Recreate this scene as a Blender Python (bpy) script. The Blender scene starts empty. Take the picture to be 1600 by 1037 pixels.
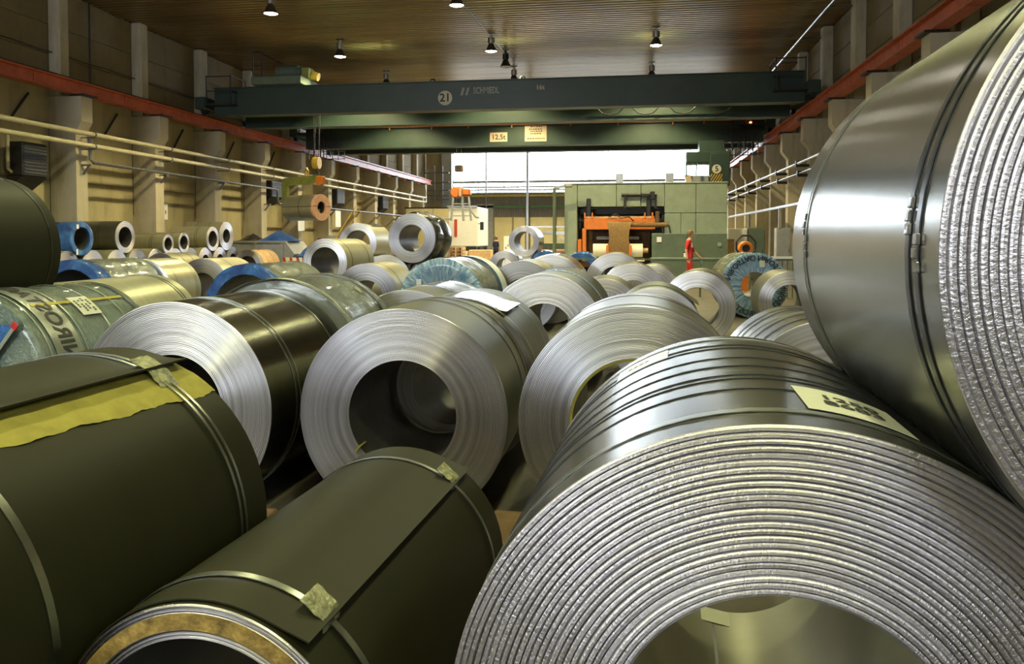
import bpy, math, random
from mathutils import Vector, Matrix
random.seed(7)
PI = math.pi
R_ = math.radians
scene = bpy.context.scene
COL = scene.collection

# ------------------------------------------------------------------ camera
F_PX = 1233.0
cam_d = bpy.data.cameras.new('camera')
cam = bpy.data.objects.new('camera', cam_d)
COL.objects.link(cam)
cam_d.sensor_width = 36.0
cam_d.lens = F_PX / 1600 * 36.0
cam_d.shift_y = -0.0659
cam_d.clip_start = 0.05
cam_d.clip_end = 300
cam.location = (0, 0, 1.65)
cam.rotation_euler = (R_(88.0), 0, math.atan(185 / F_PX))
scene.camera = cam

# ------------------------------------------------------------------ world, daylight, exposure
world = bpy.data.worlds.new('overcast_sky')
scene.world = world
world.use_nodes = True
_bg = world.node_tree.nodes['Background']
_bg.inputs[0].default_value = (0.86, 0.93, 1.0, 1)
_bg.inputs[1].default_value = 19.0
scene.view_settings.view_transform = 'Standard'
scene.view_settings.look = 'None'
scene.view_settings.gamma = 1.0
scene.view_settings.use_curve_mapping = False
scene.view_settings.exposure = 0.12

def portal(loc, rot, sx, sy):
    """marks a modelled window opening so the sky light through it is sampled well; emits nothing itself"""
    l = bpy.data.lights.new('window_portal', 'AREA')
    l.shape = 'RECTANGLE'
    l.size, l.size_y = sx, sy
    l.cycles.is_portal = True
    o = bpy.data.objects.new('window_portal', l)
    o.location, o.rotation_euler = loc, rot
    COL.objects.link(o)
portal((-4.0, 66.5, 7.2), (R_(-90), 0, 0), 22, 3.7)     # far gable window
portal((-12.0, -13.5, 6.0), (R_(90), 0, 0), 8.0, 5.0)    # unseen gable window behind the camera, added to light the coil ends
portal((7.1, -7.0, 6.1), (R_(90), 0, R_(90)), 5.0, 2.4)     # unseen side window on the right, added to light the coil ends

# ------------------------------------------------------------------ node helpers
class NT:
    def __init__(s, name):
        s.m = bpy.data.materials.new(name)
        s.m.use_nodes = True
        s.t = s.m.node_tree
        s.b = s.t.nodes['Principled BSDF']
    def n(s, typ, ins=None, **props):
        nd = s.t.nodes.new('ShaderNode' + typ)
        for k, v in props.items():
            setattr(nd, k, v)
        for k, v in (ins or {}).items():
            s.put(nd, k, v)
        return nd
    def put(s, nd, k, v):
        sk = nd.inputs[k]
        if isinstance(v, bpy.types.NodeSocket):
            s.t.links.new(v, sk)
        elif isinstance(v, bpy.types.Node):
            s.t.links.new(v.outputs[0], sk)
        else:
            sk.default_value = v
    def set(s, **kw):
        for k, v in kw.items():
            s.put(s.b, k.replace('_', ' '), v)
        return s
    def coord(s, which='Object'):
        return s.n('TexCoord').outputs[which]
    def mapping(s, vec, scale=(1, 1, 1)):
        return s.n('Mapping', {'Vector': vec, 'Scale': scale})
    def noise(s, vec=None, scale=5, detail=3, rough=.5, dist=0.0):
        d = {'Scale': scale, 'Detail': detail, 'Roughness': rough, 'Distortion': dist}
        if vec is not None:
            d['Vector'] = vec
        return s.n('TexNoise', d).outputs['Fac']
    def noise1(s, w, scale=5, detail=3, rough=.6):
        nd = s.n('TexNoise', {'W': w, 'Scale': scale, 'Detail': detail, 'Roughness': rough}, noise_dimensions='1D')
        return nd.outputs['Fac']
    def ramp(s, fac, stops):
        nd = s.n('ValToRGB', {'Fac': fac})
        el = nd.color_ramp.elements
        while len(el) < len(stops):
            el.new(.5)
        for e, (p, c) in zip(el, stops):
            e.position = p
            e.color = (*c, 1) if len(c) == 3 else c
        return nd.outputs['Color']
    def math(s, op, a, b=0.0):
        return s.n('Math', {0: a, 1: b}, operation=op).outputs[0]
    def mix(s, fac, a, b):
        nd = s.n('Mix', data_type='RGBA')
        s.put(nd, 0, fac)
        for i, v in ((6, a), (7, b)):
            s.put(nd, i, v if not isinstance(v, tuple) else ((*v, 1) if len(v) == 3 else v))
        return nd.outputs[2]
    def bump(s, h, strength=.3, dist=.01, normal=None):
        d = {'Height': h, 'Strength': strength, 'Distance': dist}
        if normal is not None:
            d['Normal'] = normal
        return s.n('Bump', d).outputs[0]

def c4(c):
    return (*c, 1)

def simple(name, col, rough=.5, metal=0.0, var=.25, scale=6, bump=0.0, bscale=40, coat=0.0):
    t = NT(name)
    v = t.coord()
    f = t.noise(v, scale, 4, .6)
    lo = tuple(x * (1 - var) for x in col)
    hi = tuple(min(1, x * (1 + var)) for x in col)
    t.set(Base_Color=t.ramp(f, [(.3, lo), (.7, hi)]), Roughness=rough, Metallic=metal, Coat_Weight=coat)
    if bump:
        t.set(Normal=t.bump(t.noise(v, bscale, 4), bump, .01))
    return t.m

def emis(name, col, s):
    t = NT(name)
    t.set(Base_Color=c4(col), Emission_Color=c4(col), Emission_Strength=s)
    return t.m

def face_mat(name, lo, hi, rough=.34, aniso=.85, ripple=0.0, fine=220, tint=None):
    """end face of a wound strip: fine concentric rings, brushed along the rings"""
    t = NT(name)
    v = t.coord()
    flat = t.n('VectorMath', {0: v, 1: (1, 0, 1)}, operation='MULTIPLY').outputs[0]
    rad = t.n('VectorMath', {0: flat}, operation='LENGTH').outputs['Value']
    n1 = t.noise1(rad, fine, 4, .75)
    n2 = t.noise1(rad, 38, 2, .5)
    f = t.math('ADD', t.math('MULTIPLY', n1, .55), t.math('MULTIPLY', n2, .45))
    col = t.ramp(f, [(.34, lo), (.62, hi)])
    nr = t.bump(n1, .35, .004)
    if ripple:
        sx = t.n('SeparateXYZ', {0: v})
        ang = t.math('ARCTAN2', sx.outputs[0], sx.outputs[2])
        cv = t.n('CombineXYZ', {0: t.math('MULTIPLY', ang, 70.0), 1: t.math('MULTIPLY', rad, 95.0), 2: 0.0})
        rp = t.noise(cv, 1.0, 3, .6)
        cv2 = t.n('CombineXYZ', {0: t.math('MULTIPLY', ang, 4.0), 1: t.math('MULTIPLY', rad, 60.0), 2: 0.0})
        dirt = t.noise(cv2, 1.0, 4, .7)
        col = t.mix(t.ramp(dirt, [(.55, (0, 0, 0)), (.8, (.5, .5, .5))]), col, tuple(x * .45 for x in lo))
        nr = t.bump(rp, ripple, .006, nr)
    tg = t.n('Tangent', direction_type='RADIAL', axis='Y')
    t.set(Base_Color=col, Metallic=1.0, Roughness=rough, Anisotropic=aniso, Anisotropic_Rotation=.25, Tangent=tg.outputs[0], Normal=nr)
    return t.m

def shell_mat(name, col, rough=.28, metal=1.0, band=.25, bands=9, aniso=0.0, grime=.15, relief=.05):
    """outer wrap of a coil: rolled strip with faint bands round the coil"""
    t = NT(name)
    v = t.coord()
    sx = t.n('SeparateXYZ', {0: v})
    b = t.noise1(sx.outputs[1], bands, 5, .7)
    g = t.noise(v, 3.0, 4, .6)
    lo = tuple(x * (1 - band) for x in col)
    hi = tuple(min(1, x * (1 + band)) for x in col)
    colr = t.ramp(b, [(.3, lo), (.7, hi)])
    colr = t.mix(t.ramp(g, [(.45, (0, 0, 0)), (.75, (grime * 2,) * 3)]), colr, tuple(x * .6 for x in col))
    rg = t.math('ADD', t.math('MULTIPLY', b, band * .6), rough - band * .3)
    t.set(Base_Color=colr, Metallic=metal, Roughness=rg, Normal=t.bump(t.noise1(sx.outputs[1], 60, 4, .7), relief, .003))
    return t.m

def film_mat(name, col, col2, rough=.16, metal=0.25, strength=.55, stretch=(3, 9, 3), dens=4.0):
    """stretched plastic wrap: wrinkled, glossy"""
    t = NT(name)
    v = t.mapping(t.coord(), stretch)
    a = t.noise(v, dens, 5, .65, 1.2)
    b = t.noise(t.coord(), 2.2, 3, .5, .6)
    t.set(Base_Color=t.ramp(b, [(.35, col), (.68, col2)]), Metallic=metal, Roughness=rough, Coat_Weight=.6, Coat_Roughness=.08,
          Normal=t.bump(a, strength, .03))
    return t.m

def end_film_mat(name, col, col2):
    """film gathered towards the bore: pleats run out from the coil axis"""
    t = NT(name)
    v = t.coord()
    sx = t.n('SeparateXYZ', {0: v})
    ang = t.math('ARCTAN2', sx.outputs[0], sx.outputs[2])
    flat = t.n('VectorMath', {0: v, 1: (1, 0, 1)}, operation='MULTIPLY').outputs[0]
    rad = t.n('VectorMath', {0: flat}, operation='LENGTH').outputs['Value']
    cv = t.n('CombineXYZ', {0: t.math('MULTIPLY', ang, 9.0), 1: t.math('MULTIPLY', rad, 3.0), 2: 0.0})
    a = t.noise(cv, 1.6, 5, .7, .5)
    t.set(Base_Color=t.ramp(a, [(.40, col), (.66, col2)]), Metallic=.15, Roughness=.2, Coat_Weight=.5, Normal=t.bump(a, .8, .05))
    return t.m

def plaster_mat(name, col, dark):
    t = NT(name)
    v = t.coord()
    n1 = t.noise(v, .9, 6, .65, .4)
    n2 = t.noise(t.mapping(v, (1, 1, .18)), 2.4, 5, .7)
    n3 = t.noise(v, 9, 5, .75)
    c = t.ramp(n1, [(.3, tuple(x * .82 for x in col)), (.7, col)])
    c = t.mix(t.ramp(n2, [(.52, (0, 0, 0)), (.8, (.65, .65, .65))]), c, dark)
    c = t.mix(t.ramp(n3, [(.62, (0, 0, 0)), (.75, (.35, .35, .35))]), c, dark)
    t.set(Base_Color=c, Roughness=.88, Normal=t.bump(t.noise(v, 14, 6, .7), .35, .02))
    return t.m

M = {}
M['face'] = face_mat('steel_strip_edges', (.58, .57, .62), (.95, .93, .98), rough=.38)
M['face_dull'] = face_mat('dull_strip_edges', (.28, .28, .30), (.52, .51, .54), rough=.42)
M['face_rough'] = face_mat('rough_sheared_edges', (.56, .54, .58), (.88, .86, .91), rough=.42, aniso=.75, ripple=.42, fine=90)
M['face_thick'] = face_mat('thick_strip_edges', (.42, .41, .44), (.74, .72, .76), rough=.36, aniso=.7, ripple=.2, fine=60)
M['olive'] = shell_mat('dull_rolled_steel', (.23, .23, .19), rough=.42, band=.10)
M['dark'] = shell_mat('dark_matt_steel', (.0185, .018, .0062), rough=.52, band=.08, metal=.15)
M['dark'].node_tree.nodes['Principled BSDF'].inputs['Specular IOR Level'].default_value = .28
M['gloss'] = shell_mat('glossy_rolled_steel', (.20, .195, .15), rough=.22, band=.12)
M['grey'] = shell_mat('grey_rolled_steel', (.36, .355, .34), rough=.33, band=.16, bands=14)
M['satin'] = shell_mat('satin_grey_steel', (.38, .38, .345), rough=.25, band=.05, bands=9, relief=.0015)
M['gunmetal'] = shell_mat('dark_gunmetal_steel', (.24, .24, .215), rough=.26, band=.10, bands=26, relief=.02)
M['bright'] = shell_mat('bright_rolled_steel', (.70, .70, .68), rough=.19, band=.10)
M['tan'] = shell_mat('olive_tan_steel', (.36, .345, .24), rough=.36, metal=.6, band=.10)
M['bore'] = simple('coil_bore_steel', (.16, .155, .15), .45, .8, .2, 4)
M['bore_pale'] = simple('pale_bore_steel', (.34, .33, .24), .38, .55, .1, 3)
M['film_clear'] = film_mat('clear_plastic_wrap', (.17, .19, .16), (.30, .33, .30), metal=.5, strength=.85)
M['film_blue'] = film_mat('blue_plastic_wrap', (.008, .05, .24), (.05, .22, .60), metal=.15, strength=1.0, dens=5.5)
M['film_pale'] = end_film_mat('gathered_blue_film', (.10, .24, .44), (.52, .64, .78))
M['film_teal'] = film_mat('green_tinted_plastic_wrap', (.13, .19, .165), (.26, .30, .25), metal=.25, strength=.85, dens=5.0)
M['film_grey'] = film_mat('grey_plastic_band', (.25, .27, .23), (.38, .40, .35), metal=.2, strength=.15)
M['film_black'] = simple('black_plastic_wrap', (.025, .025, .025), .22, 0, .2, 5, .1, 12)
M['white_wrap'] = simple('white_wrap', (.78, .79, .82), .35, 0, .08, 6, .1, 10)
M['strap'] = simple('steel_strap', (.40, .42, .38), .3, 1, .12, 20)
M['strap_dark'] = simple('dark_steel_strap', (.10, .105, .11), .3, .9, .15, 20)
M['clip'] = simple('strap_clip_steel', (.34, .34, .34), .3, 1, .2, 30, .2, 60)
M['pad'] = simple('crumpled_edge_plate', (.30, .30, .17), .42, .35, .6, 38, .8, 60)
M['rust'] = simple('rust_stained_edge', (.34, .23, .06), .55, .4, .65, 26, .4, 50)
M['kraft'] = simple('kraft_paper', (.34, .30, .05), .8, 0, .15, 14, .25, 30)
M['paper'] = simple('paper_label', (.60, .61, .50), .7, 0, .05, 8)
M['ink'] = simple('black_print', (.02, .02, .022), .6, 0, .1)
M['wood'] = simple('rough_timber', (.12, .07, .03), .85, 0, .35, 9, .3, 30)
M['pale_wood'] = simple('pale_timber', (.55, .36, .19), .8, 0, .2, 9, .2, 30)
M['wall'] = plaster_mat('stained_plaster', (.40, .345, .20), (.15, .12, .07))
M['wall_up'] = plaster_mat('dark_brown_plaster', (.21, .17, .095), (.09, .07, .04))  # darker brown plaster for the upper wall panels
M['column'] = plaster_mat('painted_concrete', (.46, .41, .30), (.2, .16, .1))
M['beam_red'] = simple('red_oxide_paint', (.42, .085, .03), .48, 0, .25, 3)
M['crane'] = simple('dark_green_crane_paint', (.026, .046, .035), .42, 0, .15, 2)
M['crane_in'] = simple('green_crane_paint', (.16, .27, .10), .5, 0, .12, 2)
M['machine'] = simple('sage_green_machine_paint', (.25, .30, .22), .5, 0, .12, 3)
M['machine_dk'] = simple('deep_green_machine_paint', (.10, .135, .095), .5, 0, .15, 3)
M['orange'] = simple('orange_paint', (.62, .17, .02), .45, 0, .15, 5)
M['yellow'] = simple('yellow_paint', (.60, .40, .04), .5, 0, .15, 5)
M['ygreen'] = simple('worn_olive_paint', (.22, .24, .05), .5, 0, .2, 5)
M['white'] = simple('white_paint', (.75, .75, .74), .5, 0, .05, 5)
M['grey_paint'] = simple('grey_paint', (.30, .31, .32), .5, 0, .12, 5)
M['black'] = simple('black_metal', (.022, .022, .024), .45, .2, .2, 8)
M['pipe'] = simple('pale_pipe_paint', (.52, .47, .30), .32, .15, .15, 4)
M['conduit'] = simple('grey_conduit', (.16, .16, .17), .4, .5, .2, 6)
M['galv'] = simple('galvanised_steel', (.55, .56, .58), .35, .9, .12, 8)
M['red_cloth'] = simple('red_work_cloth', (.46, .018, .02), .85, 0, .25, 9, .2, 30)
M['navy_cloth'] = simple('navy_work_cloth', (.02, .025, .07), .85, 0, .2, 9)
M['skin'] = simple('skin', (.52, .29, .20), .55, 0, .08, 12)
M['hair'] = simple('brown_hair', (.13, .075, .04), .7, 0, .25, 40, .3, 60)
M['lamp_lens'] = emis('lamp_glow', (1.0, .93, .80), 40.0)
M['lens_off'] = simple('dead_lamp_lens', (.5, .5, .48), .2)
M['red_lamp'] = emis('red_signal_glow', (1.0, .10, .03), 12.0)
M['shade'] = simple('lamp_shade_metal', (.09, .085, .08), .35, .8, .15)
M['cloth_blue'] = film_mat('crumpled_blue_sheet', (.02, .07, .30), (.06, .18, .55), rough=.3, metal=0, stretch=(4, 4, 4))

# ------------------------------------------------------------------ mesh helpers
class MB:
    def __init__(s):
        s.v, s.f, s.mi = [], [], []
        s.k = 0
    def add(s, vs, fs):
        o = len(s.v)
        s.v += [tuple(p) for p in vs]
        s.f += [tuple(i + o for i in f) for f in fs]
        s.mi += [s.k] * len(fs)
        return s
    def box(s, c, d, rz=0.0, rx=0.0, ry=0.0, bev=0.0):
        x, y, z = (q / 2 for q in d)
        if bev:
            return s._bbox(c, d, bev, rz, rx, ry)
        vs = [Vector((i * x, j * y, k * z)) for i in (-1, 1) for j in (-1, 1) for k in (-1, 1)]
        m = Matrix.Rotation(rz, 3, 'Z') @ Matrix.Rotation(ry, 3, 'Y') @ Matrix.Rotation(rx, 3, 'X')
        vs = [m @ p + Vector(c) for p in vs]
        return s.add(vs, [(0, 1, 3, 2), (4, 6, 7, 5), (0, 4, 5, 1), (2, 3, 7, 6), (0, 2, 6, 4), (1, 5, 7, 3)])
    def _bbox(s, c, d, b, rz, rx, ry):
        x, y, z = (q / 2 for q in d)
        b = min(b, x * .49, y * .49, z * .49)
        sec = [(-x + b, -y), (x - b, -y), (x, -y + b), (x, y - b), (x - b, y), (-x + b, y), (-x, y - b), (-x, -y + b)]
        sin_ = [(p[0] * (x - b) / x, p[1] * (y - b) / y) for p in sec]
        lev = [(sin_, -z), (sec, -z + b), (sec, z - b), (sin_, z)]
        m = Matrix.Rotation(rz, 3, 'Z') @ Matrix.Rotation(ry, 3, 'Y') @ Matrix.Rotation(rx, 3, 'X')
        vs = [m @ Vector((p[0], p[1], h)) + Vector(c) for q, h in lev for p in q]
        fs = [tuple(range(7, -1, -1)), tuple(range(24, 32))]
        for l in range(3):
            for i in range(8):
                j = (i + 1) % 8
                fs.append((l * 8 + i, l * 8 + j, l * 8 + 8 + j, l * 8 + 8 + i))
        return s.add(vs, fs)
    def cyl(s, a, b, r, seg=12, r2=None, caps=True):
        a, b = Vector(a), Vector(b)
        r2 = r if r2 is None else r2
        d = (b - a).normalized()
        u = d.cross(Vector((0, 0, 1)) if abs(d.z) < .9 else Vector((1, 0, 0))).normalized()
        w = d.cross(u)
        vs = []
        for p, q in ((a, r), (b, r2)):
            for i in range(seg):
                t = 2 * PI * i / seg
                vs.append(p + u * math.cos(t) * q + w * math.sin(t) * q)
        fs = [(i, (i + 1) % seg, seg + (i + 1) % seg, seg + i) for i in range(seg)]
        if caps:
            fs += [tuple(range(seg - 1, -1, -1)), tuple(range(seg, 2 * seg))]
        return s.add(vs, fs)
    def tube(s, pts, r, seg=8):
        pts = [Vector(p) for p in pts]
        vs, fs = [], []
        for i, p in enumerate(pts):
            d = (pts[min(i + 1, len(pts) - 1)] - pts[max(i - 1, 0)]).normalized()
            u = d.cross(Vector((0, 0, 1)) if abs(d.z) < .95 else Vector((1, 0, 0))).normalized()
            w = d.cross(u)
            for k in range(seg):
                t = 2 * PI * k / seg
                vs.append(p + u * math.cos(t) * r + w * math.sin(t) * r)
        n = len(pts)
        for i in range(n - 1):
            for k in range(seg):
                j = (k + 1) % seg
                fs.append((i * seg + k, i * seg + j, i * seg + seg + j, i * seg + seg + k))
        fs += [tuple(range(seg - 1, -1, -1)), tuple(range((n - 1) * seg, n * seg))]
        return s.add(vs, fs)
    def prism(s, poly, a, b, axis='Y'):
        """extrude a 2-D outline; axis Y: poly is (x,z); axis X: (y,z); axis Z: (x,y)"""
        n = len(poly)
        put = {'Y': lambda p, t: (p[0], t, p[1]), 'X': lambda p, t: (t, p[0], p[1]), 'Z': lambda p, t: (p[0], p[1], t)}[axis]
        vs = [put(p, a) for p in poly] + [put(p, b) for p in poly]
        fs = [tuple(range(n)), tuple(range(2 * n - 1, n - 1, -1))]
        fs += [(i, i + n, (i + 1) % n + n, (i + 1) % n) for i in range(n)]
        return s.add(vs, fs)
    def lathe(s, prof, seg=48, axis='Y', closed=False, wob=None):
        """revolve (radius, height) points"""
        vs, n = [], len(prof)
        for i in range(seg):
            t = 2 * PI * i / seg
            for j, (r, h) in enumerate(prof):
                if wob:
                    r, h = wob(r, h, t, j)
                if axis == 'Y':
                    vs.append((r * math.sin(t), h, r * math.cos(t)))
                else:
                    vs.append((r * math.cos(t), r * math.sin(t), h))
        fs = []
        for i in range(seg):
            i2 = (i + 1) % seg
            for j in range(n if closed else n - 1):
                j2 = (j + 1) % n
                fs.append((i * n + j, i * n + j2, i2 * n + j2, i2 * n + j))
        return s.add(vs, fs)
    def sheet(s, grid, th):
        """grid[i][j] points with a thickness th along the local normal (towards +normal)"""
        ni, nj = len(grid), len(grid[0])
        g = [[Vector(p) for p in row] for row in grid]
        top = []
        for i in range(ni):
            for j in range(nj):
                a = g[min(i + 1, ni - 1)][j] - g[max(i - 1, 0)][j]
                b = g[i][min(j + 1, nj - 1)] - g[i][max(j - 1, 0)]
                nr = a.cross(b)
                nr = nr.normalized() if nr.length > 1e-12 else Vector((0, 0, 1))
                top.append(g[i][j] + nr * th)
        vs = [p for row in g for p in row] + top
        N = ni * nj
        fs = []
        for i in range(ni - 1):
            for j in range(nj - 1):
                a, b, c, d = i * nj + j, i * nj + j + 1, (i + 1) * nj + j + 1, (i + 1) * nj + j
                fs += [(a, b, c, d), (a + N, d + N, c + N, b + N)]
        ed = [(i * nj, (i + 1) * nj) for i in range(ni - 1)] + [((i + 1) * nj + nj - 1, i * nj + nj - 1) for i in range(ni - 1)]
        ed += [(j + 1, j) for j in range(nj - 1)] + [((ni - 1) * nj + j, (ni - 1) * nj + j + 1) for j in range(nj - 1)]
        fs += [(a, b, b + N, a + N) for a, b in ed]
        return s.add(vs, fs)
    def mesh(s, name, mats, smooth=None):
        me = bpy.data.meshes.new(name)
        me.from_pydata(s.v, [], s.f)
        mats = mats if isinstance(mats, (list, tuple)) else [mats]
        for m in mats:
            me.materials.append(M[m] if isinstance(m, str) else m)
        if len(mats) > 1:
            me.polygons.foreach_set('material_index', s.mi)
        if smooth is not None:
            me.shade_smooth()
            me.set_sharp_from_angle(angle=R_(smooth))
        me.update()
        return me
    def build(s, name, mats, parent=None, smooth=None, loc=(0, 0, 0), rot=None):
        o = bpy.data.objects.new(name, s.mesh(name, mats, smooth))
        COL.objects.link(o)
        o.location = loc
        if rot:
            o.rotation_euler = rot
        if parent:
            o.parent = parent
        return o

def fixn(o):
    import bmesh
    bm = bmesh.new()
    bm.from_mesh(o.data)
    bmesh.ops.recalc_face_normals(bm, faces=bm.faces)
    bm.to_mesh(o.data)
    bm.free()
    return o

def tag(o, label, cat, group=None, kind=None):
    o['label'] = label
    o['category'] = cat
    if group:
        o['group'] = group
    if kind:
        o['kind'] = kind
    return o

def thing(name, label, cat, loc=(0, 0, 0), rz=0.0, group=None):
    o = bpy.data.objects.new(name, None)
    o.empty_display_size = .1
    COL.objects.link(o)
    o.location = loc
    o.rotation_euler = (0, 0, rz)
    return tag(o, label, cat, group)

def struct(o):
    o['kind'] = 'structure'
    return o

def text(body, size, mat, parent, fn, name='lettering', ext=.002, align='CENTER', bold=.02):
    """printed letters as a thin mesh; fn maps flat text (x, y, depth) to the surface it stands on"""
    cu = bpy.data.curves.new('t', 'FONT')
    cu.body, cu.size, cu.align_x, cu.align_y = body, size, align, 'CENTER'
    cu.extrude = ext
    cu.offset = size * bold
    cu.resolution_u = 3
    tmp = bpy.data.objects.new('t', cu)
    me = bpy.data.meshes.new_from_object(tmp)
    bpy.data.objects.remove(tmp)
    bpy.data.curves.remove(cu)
    for v in me.vertices:
        v.co = fn(v.co.x, v.co.y, v.co.z)
    me.materials.clear()
    me.materials.append(M[mat])
    me.name = name
    o = bpy.data.objects.new(name, me)
    COL.objects.link(o)
    if parent:
        o.parent = parent
    return o
# ------------------------------------------------------------------ hall shell
WL, WR, WB, WF, CEIL = -17.35, 7.1, 66.0, -13.5, 9.15
BAY = [21.8 + 4 * k for k in range(-9, 12)]
def mat_extra():
    t = NT('oily_concrete_floor')
    v = t.coord()
    t.set(Base_Color=t.ramp(t.noise(v, .8, 6, .7), [(.3, (.035, .03, .022)), (.7, (.11, .095, .07))]), Roughness=.6,
          Normal=t.bump(t.noise(v, 12, 5), .2, .01))
    M['floor'] = t.m
    t = NT('corrugated_ceiling_sheet')
    v = t.mapping(t.coord(), (.15, 1.6, 1))
    t.set(Base_Color=t.ramp(t.noise(v, 1.2, 4, .6), [(.3, (.27, .20, .095)), (.7, (.42, .32, .18))]), Metallic=.85, Roughness=.30)
    M['ceiling'] = t.m
    t = NT('window_glass')
    for nd in list(t.t.nodes):
        if nd.type == 'BSDF_PRINCIPLED':
            t.t.nodes.remove(nd)
    tr = t.n('BsdfTransparent', {'Color': (.95, .97, .98, 1)})
    gl = t.n('BsdfGlossy', {'Roughness': .05})
    mx = t.n('MixShader', {0: .07, 1: tr.outputs[0], 2: gl.outputs[0]})
    t.t.links.new(mx.outputs[0], t.t.nodes['Material Output'].inputs['Surface'])
    M['glass'] = t.m
    M['clad'] = simple('grey_cladding', (.17, .17, .17), .6, .1, .15, 3)
    M['clad_green'] = simple('green_cladding_strip', (.10, .22, .08), .6)
    M['clad_yellow'] = simple('yellow_cladding_strip', (.50, .40, .04), .6)
    M['panel'] = simple('cream_wall_panel', (.66, .58, .33), .7, 0, .06, 2)
mat_extra()

m = MB().box(((WL + WR) / 2, (WB + WF) / 2, -.05), (WR - WL + .6, WB - WF + .6, .2))
struct(m.build('floor', 'floor'))

# side walls: a backing with cast panels standing proud of the joints
def side_wall(name, x, sgn):
    wm = MB()
    if sgn < 0:
        wm.box((x + sgn * .2, (WB + WF) / 2, 4.85), (.3, WB - WF + .6, 9.7))
    else:
        wm.box((x + .2, (WB - 1.5) / 2, 4.85), (.3, WB + 1.5, 9.7)).box((x + .2, (WF - 9.5) / 2, 4.85), (.3, -WF - 9.5, 9.7))
        wm.box((x + .2, -5.5, 2.45), (.3, 8.0, 4.9)).box((x + .2, -5.5, 8.5), (.3, 8.0, 2.4)).box((x + .2, -3.0, 6.1), (.3, 3.0, 2.4))  # leaves the gap for the added side window
    w = struct(wm.build(name, 'wall'))
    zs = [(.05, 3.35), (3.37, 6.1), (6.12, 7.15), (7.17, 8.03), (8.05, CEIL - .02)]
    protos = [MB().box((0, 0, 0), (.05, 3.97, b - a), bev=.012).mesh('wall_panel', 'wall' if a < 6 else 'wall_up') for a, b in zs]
    for k, yc in enumerate(BAY):
        if yc + 2 < 9 or yc + 2 > 66:
            continue
        for (a, b), me in zip(zs, protos):
            o = bpy.data.objects.new('wall_panel', me)
            COL.objects.link(o)
            o.location = (x + sgn * (.025 + random.uniform(-.006, .006)), yc + 2, (a + b) / 2)
            o.parent = w
    return w
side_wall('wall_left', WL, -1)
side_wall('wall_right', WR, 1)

# gable behind the camera; its window opening is added for light on the coils
w = MB()
w.box(((WL + WR) / 2, WF - .15, 1.75), (WR - WL, .3, 3.5))
w.box((WL + .675, WF - .15, 6.0), (1.35, .3, 5.0)).box((-.45, WF - .15, 6.0), (15.1, .3, 5.0))
w.box(((WL + WR) / 2, WF - .15, 9.05), (WR - WL, .3, 1.1))
struct(w.build('wall_front', 'wall'))
fr = MB()
for xc in (-12.0,):
    for i in range(6):
        fr.box((xc - 3.96 + i * 1.584, WF - .1, 6.0), (.07, .1, 5.0))
    for z in (3.55, 5.2, 6.85, 8.45):
        fr.box((xc, WF - .1, z), (8.0, .1, .07))
struct(fr.build('window_added_rear', 'grey_paint'))  # frame of the added rear window, never in view
fr = MB()
for i in range(4):
    fr.box((WR + .1, -9.5 + i * 1.66, 6.1), (.1, .07, 2.4))
for z in (4.93, 6.1, 7.27):
    fr.box((WR + .1, -7.0, z), (.1, 5.0, .07))
struct(fr.build('window_added_side', 'grey_paint'))  # frame of the added side window that brightens the coil ends

# far gable: cream panels, cladding, long window
w = MB()
w.box((WL + 1.2, WB + .15, 4.6), (2.4, .3, 9.2))
w.box(((WL + WR) / 2, WB + .2, 2.65), (WR - WL, .3, 5.3))
w.box(((WL + WR) / 2, WB + .15, 9.25), (WR - WL, .3, .5))
wb = struct(w.build('wall_back', 'wall'))
for x0, x1 in ((-17.2, -15.1), (-15.0, -13.0), (-11.4, -9.9), (-9.75, -8.75), (-8.35, -6.2), (-6.1, -3.9), (-3.8, -1.6), (-1.5, .7), (.8, 3.0), (3.1, 5.2), (5.3, 7.0)):
    MB().box(((x0 + x1) / 2, WB, 1.7), (x1 - x0, .14, 3.2), bev=.02).build('wall_panel', 'panel', wb)
c = MB()
n = 150
for i in range(n):
    x = -15 + 22 * i / n
    c.box((x + .05, WB, 4.3), (.085, .12, 1.9))
c = c.build('cladding', 'clad', wb)
c['kind'] = 'stuff'
MB().box((-4, WB - .08, 5.12), (22, .1, .16)).build('yellow_strip', 'clad_yellow', wb)
MB().box((-4, WB - .08, 4.2), (22, .1, .2)).build('green_strip', 'clad_green', wb)
d = struct(MB().box((-12.2, WB - .05, 2.3), (1.45, .16, 4.3), bev=.02).build('door_1', 'grey_paint'))
for k in range(14):
    MB().box((-12.2, WB - .14, .35 + k * .28), (1.36, .03, .25), bev=.01).build('slat', 'grey_paint', d)
MB().box((-15.45, WB - .25, 4.6), (.9, .5, 9.1), bev=.02).build('gable_post', 'grey_paint', wb)
MB().box((-8.55, WB - .2, 4.7), (.22, .4, 9.1), bev=.02).build('gable_post', 'galv', wb)
MB().box((-12.1, WB - .1, 6.2), (.1, .2, 6.0), bev=.02).build('gable_post', 'grey_paint', wb)
wn = MB()
for z in (5.35, 5.62, 5.86, 6.3, 9.0):
    wn.box((-4, WB + .1, z), (22, .1, .2 if z == 6.3 else .13))
xs = [-15 + 22 * i / 10 for i in range(11)]
for x in xs:
    wn.box((x, WB + .1, 7.2), (.05, .08, 3.7))
wn = struct(wn.build('window_1', 'grey_paint'))
for a, b in zip(xs, xs[1:]):
    MB().box(((a + b) / 2, WB + .12, 7.15), (b - a - .03, .012, 3.7)).build('pane', 'glass', wn)

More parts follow.
